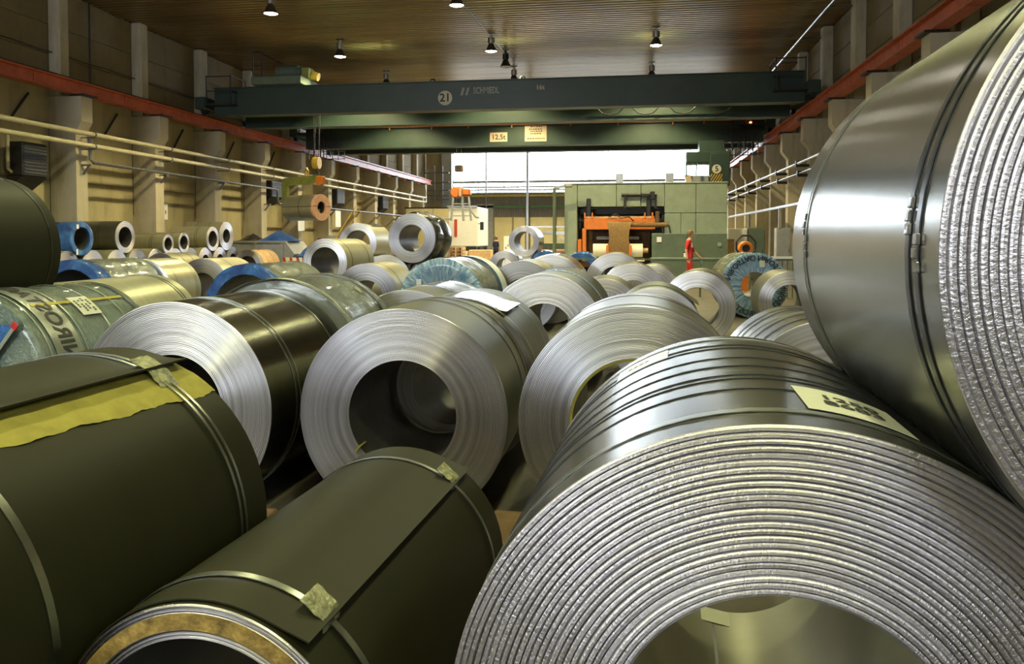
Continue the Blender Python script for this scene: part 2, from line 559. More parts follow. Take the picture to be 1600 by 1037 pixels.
# ceiling: ribbed sheeting running across the hall
m = MB()
vs, fs = [], []
pitch, ys = .26, []
y = WF
while y < WB:
    ys += [(y, 0), (y + .10, 0), (y + .13, .045), (y + .23, .045)]
    y += pitch
for x in (WL, WR):
    for yy, dz in ys:
        vs.append((x, yy, CEIL + dz + .012 * math.sin(yy * .9)))
n = len(ys)
fs = [(i, i + 1, n + i + 1, n + i) for i in range(n - 1)]
m.add(vs, fs)
m.box(((WL + WR) / 2, (WB + WF) / 2, CEIL + .35), (WR - WL + .6, WB - WF + .6, .2))
struct(m.build('ceiling', 'ceiling'))

ORD = ['nearest', 'second', 'third', 'fourth', 'fifth', 'sixth', 'seventh', 'eighth', 'ninth', 'tenth', 'eleventh', 'twelfth', 'thirteenth', 'fourteenth', 'fifteenth', 'sixteenth', 'seventeenth']
def columns(side):
    s = -1 if side == 'left' else 1
    xw, xc, xk, xp = (WL, -16.45, -16.25, -16.95) if s < 0 else (WR, 6.34, 6.1, 6.72)
    cm = MB().prism([(xw, .05), (xc, .05), (xc, 4.8), (xk, 5.12), (xk, 5.86), (xw, 5.86)], -.25, .25).mesh('shaft', 'column')
    pm = MB().box(((xw + xp) / 2, 0, 7.5), (abs(xw - xp), .42, 3.28), bev=.04).mesh('pilaster', 'column')
    fm = MB().box(((xk + xc) / 2 - s * -.0, 0, 5.89), (.5, .6, .05)).mesh('bearing_plate', 'black')
    first = 1 if s < 0 else 1
    ys_ = [21.8 + 4 * k for k in range(-first, 11)]
    for i, yc in enumerate(ys_):
        t = thing('concrete_column', f'{ORD[i]} corbelled concrete column from the near end of the {side} wall', 'column', ((xw + xc) / 2, yc, .05), 0, f'columns along the {side} wall')
        for me in (cm, pm, fm):
            o = bpy.data.objects.new(me.name, me)
            COL.objects.link(o)
            o.parent = t
            o.location = (-(xw + xc) / 2, 0, -.05)
columns('left')
columns('right')

def runway(side):
    s = -1 if side == 'left' else 1
    xc = -16.42 if s < 0 else 6.25
    t = thing('crane_runway_beam', f'long red oxide crane runway beam carried on the {side} columns', 'crane beam', (xc, 26, 5.91))
    sec = [(-.17, 0), (.17, 0), (.17, .035), (.05, .05), (.05, .33), (.17, .345), (.17, .38), (-.17, .38), (-.17, .345), (-.05, .33), (-.05, .05), (-.17, .035)]
    me = MB().prism(sec, -1.985, 1.985).mesh('beam_span', 'beam_red')
    for k in range(-2, 11):
        o = bpy.data.objects.new('beam_span', me)
        COL.objects.link(o)
        o.parent = t
        o.location = (0, 21.8 + 4 * k - 26, 0)
    MB().box((0, 0, .42), (.09, 72, .07), bev=.01).build('rail', 'black', t)
runway('left')
runway('right')

# ------------------------------------------------------------------ lamps
def lamp(x, y, lit, label, group='hall ceiling lamps', e=900.0):
    t = thing('bay_lamp', label, 'lamp', (x, y, 8.5), 0, group)
    m = MB().lathe([(.0, .62), (.05, .62), (.05, .5), (.12, .5), (.13, .42), (.13, .28), (.07, .26), (.07, .22), (.0, .22)], 14, 'Z')
    m.build('housing', 'galv' if lit else 'black', t, 40)
    MB().lathe([(.07, .27), (.10, .26), (.15, .14), (.22, 0), (.225, -.02), (.21, -.01), (.14, .13), (.09, .24)], 20, 'Z').build('shade', 'shade', t, 50)
    MB().lathe([(.0, -.005), (.12, -.03), (.205, .0), (.0, .01)], 20, 'Z').build('lens', 'lamp_lens' if lit else 'lens_off', t, 60)
    MB().box((0, 0, .64), (.28, .12, .03)).build('mount', 'black', t)
    if lit:
        l = bpy.data.lights.new('lamp_light', 'SPOT')
        l.energy = e
        l.color = LAMP_COL if y > 20 else (.95, .95, .45)
        l.spot_size, l.spot_blend = R_(128), .35
        l.shadow_soft_size = .2
        o = bpy.data.objects.new('lamp_light', l)
        COL.objects.link(o)
        o.parent = t
        o.location = (0, 0, -.08)
    return t
LAMP_COL, LAMP_E, LAMP_NEAR = (1.0, .86, .44), 2500.0, .28
rows = [('left', -10.95), ('middle', -5.12), ('right', .87)]
for rn, x in rows:
    for k, y in enumerate((-6.0, 0.0, 5.8, 11.6, 17.4, 23.1, 28.95, 34.7, 40.5, 46.3, 52.1, 58.0)):
        if 5 <= k <= 7:
            lb, gp = f'lit bell-shaped ceiling lamp, {["nearest", "second", "third"][k - 5]} in view of the {rn} row', 'hall ceiling lamps'
        elif k < 5:
            lb, gp = f'bell-shaped ceiling lamp out of frame, {ORD[k]} of the {rn} row from behind the camera', 'ceiling lamps out of the frame'
        else:
            lb, gp = f'bell-shaped ceiling lamp hidden beyond the cranes, {ORD[k - 8]} of the {rn} row there', 'ceiling lamps beyond the cranes'
        lamp(x, y, True, lb, gp, e=LAMP_E * (1.0 if k > 4 else .45 if k == 4 else LAMP_NEAR))
t = lamp(-5.0, 31.6, False, 'unlit dark ceiling lamp hanging beside the middle row on a slanting rod')
MB().tube([(0, 0, .5), (-.12, -2.4, .5), (-.35, -6.5, .62)], .018, 6).build('conduit', 'conduit', t)
# ------------------------------------------------------------------ steel coils
class Coil:
    def __init__(s, x, y, psi, R, r, L, label, z=None, group='steel coils on the floor', outer='olive', face='face', nw=0, seg=72, fw=0.0, amp=.0, bore='bore', far=True, name='steel_coil'):
        z = R + .05 if z is None else z
        s.R, s.r, s.L = R, r, L
        s.t = thing(name, label, 'coil', (x, y, z - R), -R_(psi), group)
        m = MB()
        m.lathe([(R, 0), (R, L)], seg)
        m.k = 1
        m.lathe([(r, L), (r, 0)], seg)
        s.body = m.build('winding', [outer, bore], s.t, 60, (0, 0, R))
        s.rng = random.Random(hash(label) & 0xffff if False else sum(map(ord, label)))
        s.end(0, -1, face, nw, seg, amp, fw)
        if far:
            s.end(L, 1, face, 0, seg, 0, 0)
    def end(s, y, sg, face, nw, seg, amp, fw):
        R, r = s.R, s.r
        if not nw:
            pr = [(R, y), (R - .004, y + sg * .003), (r + .004, y + sg * .003), (r, y)]
            m = MB().lathe(pr if sg < 0 else pr[::-1], seg)
        else:
            w = (R - r) / nw
            pr = []
            off = 0.0
            for i in range(nw):
                off = off * .6 + s.rng.uniform(-amp, amp)
                a, b = R - i * w, R - (i + 1) * w
                ww = s.rng.uniform(.75, .88)
                q = a - w * ww
                yo = y - .006 + off
                pr += [(a, y + .006), (a - w * .06, yo + .001), (a - w * .3, yo - .0012), (q + w * .12, yo - .0012), (q, yo + .002), (q - w * .02, y + .007)]
            pr[0] = (R, y)
            pr.append((r, y))
            m = MB().lathe(pr, seg * 2)
        m.build('end_face', face, s.t, 32, (0, 0, R))
    def pt(s, y, th, rad=None):
        rad = s.R if rad is None else rad
        a = R_(th)
        return (rad * math.sin(a), y, s.R + rad * math.cos(a))
    def strap(s, y, w=.02, mat='strap', gap=.0015, clip=None, n=1, step=.035, name='strap', lift=0.0):
        R = s.R
        for k in range(n):
            yy = y + k * step
            o = MB().lathe([(R + gap, yy - w / 2), (R + gap + .0025, yy - w / 2), (R + gap + .0025, yy + w / 2), (R + gap, yy + w / 2)], 72, closed=True)
            o = o.build(name, mat, s.t, 40, (0, 0, R))
            if clip is not None:
                s.clip(yy, clip + k * (6 if n > 1 else 0), o)
        return s
    def clip(s, y, th, par):
        """crimped seals: a short row of folded tabs on the strap"""
        m = MB()
        for j in range(3):
            t = th + j * 2.2
            a = R_(t)
            m.box((s.R * math.sin(a) * 1.006, y + (.003 if j % 2 else -.003), s.R * math.cos(a) * 1.006), (.020, .024, .007), ry=a, bev=.002)
        m.build('seal', 'clip', par)
    def patch(s, y0, y1, t0, t1, off, th, name, mat, ny=2, nt=14, fn=None, parent=None, smooth=40):
        g = []
        for i in range(ny + 1):
            row = []
            for j in range(nt + 1):
                u, v = i / ny, j / nt
                yy, tt, oo = y0 + (y1 - y0) * u, t0 + (t1 - t0) * v, off
                if fn:
                    yy, tt, oo = fn(u, v, yy, tt, oo)
                row.append(s.pt(yy, tt, s.R + oo))
            g.append(row)
        o = MB().sheet(g, th)
        return fixn(o.build(name, mat, parent or s.t, smooth))
    def label(s, y0, y1, t0, t1, mat='paper', lines=4, off=.003):
        p = s.patch(y0, y1, t0, t1, off, .0008, 'paper_label', mat, 2, 10)
        w = y1 - y0
        m = MB()
        for k in range(lines):
            f = (k + .8) / (lines + .8)
            tt = t0 + (t1 - t0) * (.12 + .1 * (k % 2))
            a, b = s.pt(y0 + w * f, tt, s.R + off + .0016), None
            for j in range(6):
                if (j * 7 + k * 3) % 5 == 0:
                    continue
                ta, tb = tt + (t1 - t0) * .11 * j, tt + (t1 - t0) * (.11 * j + .08)
                m.add([s.pt(y0 + w * f - .05 * w, ta, s.R + off + .0016), s.pt(y0 + w * f - .05 * w, tb, s.R + off + .0016), s.pt(y0 + w * f + .05 * w, tb, s.R + off + .0016), s.pt(y0 + w * f + .05 * w, ta, s.R + off + .0016)], [(0, 1, 2, 3)])
        m.build('print', 'ink', p)
        return p
    def flap(s, y0, y1, t0, tt, ext, mat, th=.004, rise=.0, name='loose_end', t_n=16):
        """the free end of the outermost wrap: follows the coil to angle tt, then springs off along the tangent for ext metres"""
        g = []
        for y in (y0, (y0 + y1) / 2, y1):
            row = [s.pt(y, t0 + (tt - t0) * j / t_n, s.R + .007) for j in range(t_n + 1)]
            p = Vector(row[-1])
            a = R_(tt)
            d0 = math.atan2(-math.sin(a), math.cos(a))
            for j in range(1, 6):
                q = ext * j / 5
                d = d0 + rise * j / 5
                bend = 1.0 / s.R * q * .55
                row.append((p.x + math.cos(d - bend * .5) * q, y, p.z + math.sin(d - bend * .5) * q))
            g.append(row)
        return fixn(MB().sheet(g, th).build(name, mat, s.t, 40))
    def pad(s, y, th, wy=.085, l0=.075, l1=.07, drop=48, off=.012, name='edge_protector'):
        """a scrap plate bent over the sheet edge under a strap"""
        a = R_(th)
        e = Vector((math.cos(a), 0, -math.sin(a)))
        nrm = Vector((math.sin(a), 0, math.cos(a)))
        base = Vector(s.pt(y, th, s.R + off))
        d = R_(drop)
        e2 = e * math.cos(d) - nrm * math.sin(d)
        g = []
        rg = s.rng
        for i in range(6):
            row = []
            for j in range(10):
                v = j / 9
                q = -l0 + (l0 + l1) * v
                p = base + (e * q if q < 0 else e2 * q)
                p = p + Vector((0, (i / 5 - .5) * wy + rg.uniform(-.003, .003), 0)) + nrm * rg.uniform(-.003, .003)
                row.append(p)
            g.append(row)
        return fixn(MB().sheet(g, .003).build(name, 'pad', s.t, 25))
    def film(s, y0, y1, mat, off=.008, name='plastic_wrap', wr=.006, cap=None, seg=64, inner=None, ny=14):
        """wrinkled wrap round the shell, optionally folded over the near end as far as the bore"""
        rg = s.rng
        ph = [rg.uniform(0, 6.28) for _ in range(8)]
        def wob(r, h, t, j):
            k = wr * (math.sin(5 * t + h * 17 + ph[0]) * .4 + math.sin(23 * t + ph[1] + h * 9) * .25 + math.sin(h * 46 + 3 * t + ph[2]) * .5)
            if j < ncap:
                f = j / max(1, ncap - 1)
                return r, h - abs(math.sin(17 * t + ph[3]) + .6 * math.sin(41 * t + ph[4])) * wr * 1.5 * (1 - .5 * f)
            return r + k, h
        ncap, pr = 0, []
        if cap is not None:
            ri = s.r if inner is None else inner
            for j in range(6):
                pr.append((ri + (s.R + off * .6 - ri) * j / 5, y0 - .012))
            ncap = 6
            if ri <= s.r + .01:
                pr.insert(0, (ri - .004, y0 + .05))
                ncap = 7
        for j in range(ny + 1):
            pr.append((s.R + off + (.004 if j in (0, ny) else 0), y0 + (y1 - y0) * j / ny))
        pr.append((s.R + .001, y1 + .002))
        return MB().lathe(pr, seg, wob=wob).build(name, mat, s.t, 75, (0, 0, s.R))
    def tagcard(s, y, x, z, w, h, name='paper_tag', mat='white_wrap', rz=0.0):
        return MB().box((x, y, s.R + z), (w, .004, h), bev=.001, rz=rz).build(name, mat, s.t)

# ---- the nearest coils
A = Coil(-.95, 1.62, 3.7, .388, .31, 1.35, 'small dark olive coil at front left-centre with two crumpled plates under its straps', outer='dark', face='face_thick', nw=9, seg=64, amp=.003)
A.flap(.012, 1.338, -75, 22, .118, 'dark', th=.004, rise=.10)
A.strap(.14, .022, 'strap', gap=.010)
A.strap(1.17, .018, 'strap', gap=.010)
A.pad(.142, 37.5, off=.026, drop=58)
A.pad(1.187, 37.0, off=.026, drop=58)
o = MB().lathe([(.333, -.011), (.368, -.011), (.368, -.004), (.333, -.004)], 96, closed=True).build('rusty_wrap', 'rust', A.t, 40, (0, 0, A.R))
o['label'] = 'rust stained yellow-brown band of wraps'

B = Coil(-1.92, 1.40, .8, .59, .30, 1.30, 'dark olive coil at lower left with torn yellow paper under its raised sheet end', outer='dark', face='face_dull', seg=72)
B.flap(.0, 1.30, -95, 17, .11, 'dark', th=.006, rise=.28)
def torn(u, v, y, t, o):
    if v > .93:
        t += .9 * (math.sin(u * 23) * .5 + math.sin(u * 61 + 1) * .3 + math.sin(u * 190) * .2)
    return y, t - (1 - u) * 8 * v, o + .002 * (1 + math.sin(u * 40)) * (v > .5)
B.patch(.02, 1.298, 15, 42, .001, .001, 'kraft_paper', 'kraft', 60, 10, torn)
B.strap(.25, .024, 'strap', gap=.001)
B.strap(1.10, .014, 'strap', gap=.010, n=2, step=.032)
B.pad(1.117, 26, wy=.10, l0=.07, l1=.085, drop=22, off=.034)

C = Coil(-2.59, 4.16, 3.0, .615, .31, 1.13, 'glossy dark coil with ringed silver end behind the lower left coil', outer='gloss', face='face', nw=30, seg=72, amp=.0012)
C.strap(.30, .008, 'strap', n=2, step=.05)
C.strap(.95, .008, 'strap')
D = Coil(-2.50, 5.33, 1.0, .645, .30, .88, 'coil in clear plastic wrap right behind the glossy dark coil', z=.695, outer='grey', face='film_grey')
D.film(-.03, .87, 'film_clear', off=.008, wr=.004)
D.film(-.06, .02, 'film_grey', off=.012, wr=.003, name='film_hem')
D.strap(.72, .03, 'strap_dark', gap=.016)
D.pad(.60, 38, wy=.06, off=.02, name='edge_protector')

E_ = Coil(-1.26, 4.25, .2, .60, .31, .90, 'olive coil with wide silver ring end and dark bore in the centre', outer='olive', face='face', nw=44, seg=80, amp=.0008)
E_.strap(.80, .012, 'strap_dark')
E_.strap(.60, .012, 'strap_dark', clip=84)
p = MB().box((-.245, -.0, .60 - .185), (.05, .09, .008), ry=R_(-50)).build('paper_tag', 'kraft', E_.t)
E3 = Coil(-1.21, 5.2, 0, .59, .26, 1.15, 'olive coil with white loose sheet end behind the wide silver ring coil', outer='olive', face='face_dull')
E3.flap(.10, .78, -50, 25, .13, 'bright', th=.004, rise=.2)
E3.strap(.10, .02, 'strap', gap=.010)
E3.strap(.80, .02, 'strap', gap=.010)
E3.pad(.10, 37, wy=.07)
E3.pad(.80, 36, wy=.07)

F_ = Coil(.03, 4.15, 1.4, .62, .33, 1.0, 'pale silver ring end coil in mid picture, right of the dark bore one', outer='grey', face='face', nw=34, seg=80, amp=.0018)
F_.strap(.12, .02, 'galv', clip=-42)
F_.strap(.75, .012, 'strap_dark', clip=-40)
MB().lathe([(.331, -.006), (.345, -.012), (.345, -.002), (.331, .02)], 80, closed=True).build('bore_lining', 'kraft', F_.t, 40, (0, 0, F_.R))

G = Coil(.28, 1.46, 3.0, .632, .32, 1.29, 'largest coil, thick rough silver rings filling the lower right', outer='gunmetal', face='face_rough', nw=25, seg=120, amp=.003, bore='bore_pale')
G.strap(.115, .030, 'strap', gap=.001)
for y_, w_ in ((.34, .006), (.47, .010), (.52, .006), (.66, .014), (.80, .007), (1.0, .02), (1.06, .008)):
    G.strap(y_, w_, 'strap_dark', gap=.0004, name='dark_band')
G.strap(1.20, .022, 'galv', gap=.001)
o = MB().box((0, 0, 0), (.12, .10, .002)).build('paper_label', 'paper', G.t, None, (-.052, 1.235, G.R - .313), (0, R_(10), 0))
MB().box((-.02, 0, 0), (.012, .62, .003)).box((-.085, .02, .004), (.006, .5, .003)).build('eye_strap', 'strap_dark', G.t, None, (-.045, .98, G.R - .314))
lb = G.label(.155, .40, 5.5, 24.5, lines=0)
for k, (yy, tt) in enumerate(((.19, 15), (.215, 14.4))):
    pass
G.label(1.00, 1.16, -36, -20, mat='white_wrap', lines=1)
def on_g(tx, ty, tz):
    th = 15 + math.degrees(tx / G.R)
    return Vector(G.pt(.272 + ty, th, G.R + .0048 + tz * .3))
text('1250\n8683', .062, 'ink', lb, on_g, 'print', .001)

H_ = Coil(1.10, 1.31, 2.0, .62, .30, 1.38, 'huge coil stacked on the right, its side mirroring the window', z=1.62, group='steel coils stacked in the upper tier', outer='satin', face='face_rough', nw=22, seg=120, amp=.004)
H_.strap(.10, .020, 'strap_dark', gap=.001, n=2, step=.052, clip=-92)
H_.strap(1.14, .012, 'strap', gap=.001, n=2, step=.03, clip=-92)
U = Coil(1.95, 1.42, 0, .62, .30, 1.40, 'pale coil squeezed in beneath the huge stacked coil', outer='satin')
U.strap(1.28, .02, 'galv', n=2, step=.05)
T_ = Coil(1.22, 5.05, -1.4, .545, .28, 1.05, 'banded grey coil low behind the largest one, beside the huge stacked coil', outer='satin', face='face_dull')
for y_ in (.18, .40, .55, .72, .85):
    T_.strap(y_, .012, 'strap_dark' if y_ != .55 else 'galv', name='dark_band')

I_ = Coil(-.88, 8.12, 1.7, .61, .30, 1.81, 'coil with white rough rings and a bright blue film stripe', outer='olive', face='face_rough', nw=18, amp=.005)
o = I_.patch(.72, .90, -50, 62, .004, .001, 'blue_film_stripe', 'film_blue', 2, 24)
o = I_.patch(.79, .84, -50, 60, .007, .001, 'white_film_edge', 'film_pale', 2, 24)
for y_ in (1.1, 1.3, 1.5, 1.65):
    I_.strap(y_, .012, 'strap_dark', name='dark_band')

# ---- left near group
W = Coil(-4.30, 4.58, 4.0, .615, .30, 1.12, 'coil in green tinted film with printed letters at the left edge', outer='grey', face='face_dull')
W.film(0, 1.10, 'film_teal', off=.008, wr=.006, cap=True)
band = W.patch(.10, .33, -60, 130, .020, .001, 'printed_film', 'film_grey', 3, 40)
def on_w(tx, ty, tz):
    th = 40 - math.degrees(tx / .64)
    return Vector(W.pt(.215 + ty, th, W.R + .023 + tz))
text('NIROSTA\u00ae  NIROSTA\u00ae  NIROSTA\u00ae', .165, 'ink', band, on_w, 'lettering', .001)
for y_ in (.06, .37, .66, .86):
    W.strap(y_, .012, 'film_grey', gap=.016, name='film_fold')
W.strap(1.02, .02, 'strap_dark', gap=.018)
W.patch(.14, 1.0, 32.5, 35, .022, .002, 'card_strip', 'kraft', 4, 2)
W.label(.48, .66, 30, 47, mat='paper', off=.026)
# blue sheet corner folded over the near end
g = [[(-.3 + (.72 - .52 * i / 6) * j / 6, -.04 - .006 * math.sin(i * 1.7 + j), W.R + .42 - .62 * i / 6) for j in range(7)] for i in range(7)]
fixn(MB().sheet(g, .003).build('blue_sheet', 'film_blue', W.t, 60))
MB().box((.16, -.052, W.R + .11), (.028, .006, .80), ry=R_(40), bev=.002).build('taped_edge', 'film_grey', W.t)
MB().box((.415, -.054, W.R + .415), (.045, .008, .04), ry=R_(40)).build('red_tape', 'red_cloth', W.t)
X_ = Coil(-5.20, 6.35, -3.0, .59, .30, 1.75, 'plain light olive coil beyond the letter-printed wrapped coil', outer='tan')
X_.strap(1.55, .014, 'strap_dark', n=2, step=.06)
V = Coil(-5.14, 4.57, .4, .58, .30, 1.20, 'big dark coil stacked at the left picture edge', z=1.55, group='steel coils stacked in the upper tier', outer='dark', face='face_dull')
V.strap(1.10, .01, 'strap_dark', clip=12)
Coil(-5.90, 4.55, 0, .60, .30, 1.25, 'coil hidden beneath the dark stacked coil at the left edge', outer='dark', face='face_dull')
Z3 = Coil(-1.88, 6.50, 2.0, .575, .26, 1.45, 'low olive coil with bright sheet end held by straps, mid picture', outer='olive', face='face_dull')
Z3.flap(.55, 1.3, -60, 22, .17, 'bright', th=.004, rise=.15)
Z3.strap(.62, .02, 'strap_dark', gap=.010, clip=-6)
Z3.strap(1.15, .02, 'strap_dark', gap=.010, clip=-2)
Z3.pad(.62, 38, wy=.07)

# ---- middle distance
Z1 = Coil(-2.78, 11.42, 4.0, .635, .30, 1.65, 'long coil in pale blue film with a white card on its end', outer='grey', face='face_dull')
Z1.film(0, 1.15, 'film_clear', off=.006, wr=.006)
Z1.film(-.004, .06, 'film_pale', off=.012, wr=.006, cap=True, inner=.02, ny=2)
Z1.film(1.15, 1.30, 'film_blue', off=.012, wr=.005, name='blue_band')
Z1.film(1.30, 1.65, 'white_wrap', off=.012, wr=.004, name='white_band')
Z1.tagcard(-.05, -.33, .28, .075, .115)
J_ = Coil(-1.80, 13.12, 0, .60, .30, 1.2, 'dull grey spiral-ended coil just left of the blue striped one', outer='olive', face='face_dull')
K_ = Coil(-1.45, 14.5, 0, .638, .30, 1.3, 'bright white-topped coil with a strap seal behind the dull grey spiral one', outer='bright', face='face')
K_.strap(.75, .03, 'strap_dark', clip=-3)
K4 = Coil(-1.47, 23.9, 0, .57, .34, 1.2, 'small far coil with shiny blue wrapped rim in front of the machine', outer='grey', face='film_blue')
K4.film(0, 1.0, 'film_blue', cap=True)
O_ = Coil(-.36, 11.03, 0, .51, .33, 1.2, 'low ring-ended coil tucked right of the blue striped one', outer='olive', face='face')
P_ = Coil(.27, 8.72, 2.5, .525, .30, 1.18, 'olive coil with white ring end and loose sheet behind the pale silver ring coil', outer='olive', face='face')
P_.flap(.30, 1.1, -20, 40, .17, 'olive', rise=.2)
L_ = Coil(-.31, 16.6, 0, .635, .35, 1.2, 'tallest silver ring coil below the machine roll', outer='bright', face='face')
M_ = Coil(.04, 13.43, 0, .575, .30, 1.2, 'silver ring coil overlapping the tallest one in front', outer='bright', face='face')
N_ = Coil(.42, 15.3, 3.0, .53, .28, 1.2, 'olive coil peeping out right of the silver ring pair', outer='olive', face='face')
Q_ = Coil(.985, 11.92, 7.0, .545, .31, 1.40, 'white ring coil with telescoped outer wraps left of the letter-printed blue one', outer='olive', face='face')
o = MB().lathe([(.545, .0), (.548, -.0), (.55, .16), (.44, .16), (.44, .0)], 72)
Q_.end(.20, -1, 'face', 0, 72, 0, 0)
MB().lathe([(.47, .0), (.548, .17), (.552, .17), (.556, .2), (.556, .34), (.547, .34)], 72).build('stepped_wraps', 'bright', Q_.t, 30, (.0, 0, .545))
S_ = Coil(2.65, 13.74, 2.0, .51, .29, 1.15, 'silver ring coil touching the left side of the huge stacked coil', outer='olive', face='face')
RN = Coil(2.43, 16.1, -6.0, .64, .27, 1.2, 'blue film wrapped coil with black letters round its face', outer='olive', face='film_pale')
RN.film(0, 1.0, 'film_clear', off=.004, wr=.003)
cap = RN.film(-.002, .05, 'film_pale', off=.006, wr=.008, cap=True, name='end_film', seg=140)
def on_rn(tx, ty, tz):
    a = -1.35 + tx / .55
    rad = .555 - ty
    return Vector((rad * math.sin(a), -.042 - tz, RN.R + rad * math.cos(a)))
text('NIROSTA\u00ae NIROSTA\u00ae NIROSTA\u00ae NIROSTA\u00ae', .15, 'ink', cap, on_rn, 'lettering', .002, 'LEFT')
for ch in RN.t.children_recursive:
    if ch.name.startswith('lettering'):
        ch.parent = RN.t
RN.tagcard(-.05, .13, .43, .10, .13, mat='paper')

# ---- second tier and far coils
Y1 = Coil(-5.89, 14.67, 5.0, .467, .30, 1.29, 'olive coil with silver ring and big dark bore, left of the centre pile', z=1.15, group='steel coils stacked in the upper tier', outer='tan', face='face')
Y1.strap(.25, .015, 'strap_dark')
Y1.strap(1.05, .015, 'strap_dark')
Coil(-6.42, 14.75, 5, .40, .2, 1.3, 'hidden low coil carrying the big dark bore coil on its left', face='face_dull')
Coil(-5.35, 14.7, 5, .40, .2, 1.3, 'hidden low coil carrying the big dark bore coil on its right', face='face_dull')
Y2 = Coil(-7.65, 21.5, 2, .56, .36, 1.3, 'ring coil half hidden at the left of the black wrapped one', z=1.48, group='steel coils stacked in the upper tier', outer='tan', face='face')
Y2.patch(.35, 1.25, -55, 35, .006, .002, 'black_wrap', 'film_black', 2, 10)
Coil(-8.25, 21.6, 2, .53, .3, 1.3, 'hidden coil under the half hidden ring coil, left one')
Coil(-7.06, 21.5, 2, .53, .3, 1.3, 'hidden coil under the half hidden ring coil, right one')
Y3 = Coil(-4.99, 17.67, 3.8, .57, .31, 1.33, 'stacked coil with wide grey ring and black wrapped back', z=1.62, group='steel coils stacked in the upper tier', outer='grey', face='face_dull')
def facet(r, h, t, j):
    q = (t % (PI / 4)) - PI / 8
    return (r / max(.94, math.cos(q)) * .99 if j in (1, 2, 4, 5) else r), h
MB().lathe([(.572, .10), (.585, .12), (.60, .50), (.578, .58), (.60, .66), (.612, 1.05), (.572, 1.30)], 64, wob=facet).build('black_wrap', 'film_black', Y3.t, 25, (0, 0, Y3.R))
Y5 = Coil(-5.62, 17.72, 2, .595, .30, 1.3, 'pale coil under the left side of the black wrapped stacked coil', outer='bright', face='face')
Coil(-4.36, 17.9, 3, .56, .3, 1.2, 'dark coil under the right side of the black wrapped stacked coil', outer='dark')
Y4 = Coil(-3.76, 27.9, 2.0, .55, .35, 1.26, 'far stacked coil with see-through bore left of the machine', z=1.49, group='steel coils stacked in the upper tier', outer='satin', face='face_dull')
K2 = Coil(-4.48, 28.0, 0, .555, .28, 1.2, 'grey spiral-ended coil under the left side of the far see-through coil', outer='bright', face='face_dull')
K3 = Coil(-3.03, 28.0, 0, .555, .28, 1.2, 'blue wrapped coil under the right side of the far see-through coil', outer='grey')
K3.film(0, .7, 'film_blue', cap=True)
Z2 = Coil(-4.43, 12.85, 0, .575, .29, 1.15, 'grey-ended tan coil left of the pale blue film coil', outer='tan', face='face_dull')
Z2.strap(.3, .012, 'strap_dark')
M5 = Coil(-5.18, 10.1, 2.7, .61, .48, 1.41, 'plastic wrapped coil with a crinkled blue rim and black bore', outer='grey', face='film_blue')
M5.film(.05, 1.40, 'film_clear', off=.006, wr=.005)
M5.film(0, .10, 'film_blue', off=.012, wr=.012, cap=True, ny=2)
M4 = Coil(-8.85, 11.45, 1.0, .61, .47, 1.5, 'crumpled film coil with blue rim beside the dark stacked one', outer='grey', face='film_blue')
M4.film(.05, 1.5, 'film_clear', off=.008, wr=.008)
M4.film(0, .22, 'film_blue', off=.014, wr=.010, cap=True, ny=2)
M3 = Coil(-8.72, 13.05, -1, .60, .30, 1.0, 'short tan coil beyond the crumpled film coil', outer='tan')
M3.strap(.25, .015, 'strap')
M3.strap(.85, .015, 'strap', n=2, step=.06)
M2 = Coil(-8.62, 14.95, 1.5, .58, .29, 1.21, 'tan coil with grey ring and black upper band in the left row', outer='tan', face='face_dull')
M2.patch(.25, .8, -50, -10, .006, .002, 'black_wrap', 'film_black', 2, 8)
M2.strap(.45, .012, 'strap_dark')
M1 = Coil(-13.85, 21.7, 1.4, .56, .30, 1.4, 'small tan coil with grey end near the wall pile', outer='tan', face='face_dull')
M1.strap(.5, .03, 'strap_dark')
M1.strap(1.0, .03, 'strap_dark')
M6 = Coil(-13.8, 27.0, 4.5, .56, .35, 1.34, 'peach wrapped coil with grey ring in front of the skip', outer='tan', face='face_dull')
M6.film(.15, 1.3, 'pale_wood', off=.003, wr=0)
M6.strap(.5, .012, 'strap_dark', gap=.008)
M6.strap(.9, .012, 'strap_dark', gap=.008)

# ---- pile along the left wall, axes across the hall
XW = -14.93
def wall_coil(y, z, R, r, label, outer='tan', face='face', L=1.48, **k):
    return Coil(XW + k.pop('dx', 0), y, -90, R, r, L, label, z=z, group='coils piled along the left wall', outer=outer, face=face, seg=48, **k)
lowy = [19.15, 20.2, 21.15, 22.1, 23.15, 24.2, 25.2, 26.16, 27.12, 28.08]
for i, y in enumerate(lowy):
    wall_coil(y, .80, .475, .22, f'{ORD[i]} coil of the bottom row in the pile along the left wall', face='face' if i % 3 else 'face_dull', dx=random.uniform(-.04, .06))
t = thing('timber_bearer', 'timber baulks lying under the wall pile', 'timber', (XW - .7, 23.6, .05))
MB().box((.45, 0, .135), (.25, 10.4, .27), bev=.01).build('baulk', 'wood', t)
MB().box((-.45, 0, .135), (.25, 10.4, .27), bev=.01).build('baulk', 'wood', t)
c = wall_coil(19.72, 1.60, .46, .32, 'blue film wrapped coil on top of the wall pile', outer='grey', face='film_blue')
c.film(0, .5, 'film_blue', cap=True)
c.tagcard(-.04, -.2, .33, .09, .12)
c.tagcard(-.05, -.25, -.36, .12, .16, rz=.3)
c = wall_coil(21.62, 1.645, .475, .31, 'large ring coil on the wall pile right of the blue wrapped one', outer='olive')
c.strap(.55, .015, 'strap_dark', n=2, step=.08)
c = wall_coil(23.67, 1.42, .315, .21, 'smaller tube-like coil in front on the wall pile', dx=.1)
c.patch(.0, 1.5, -12, 4, .004, .003, 'dark_batten', 'film_black', 1, 4)
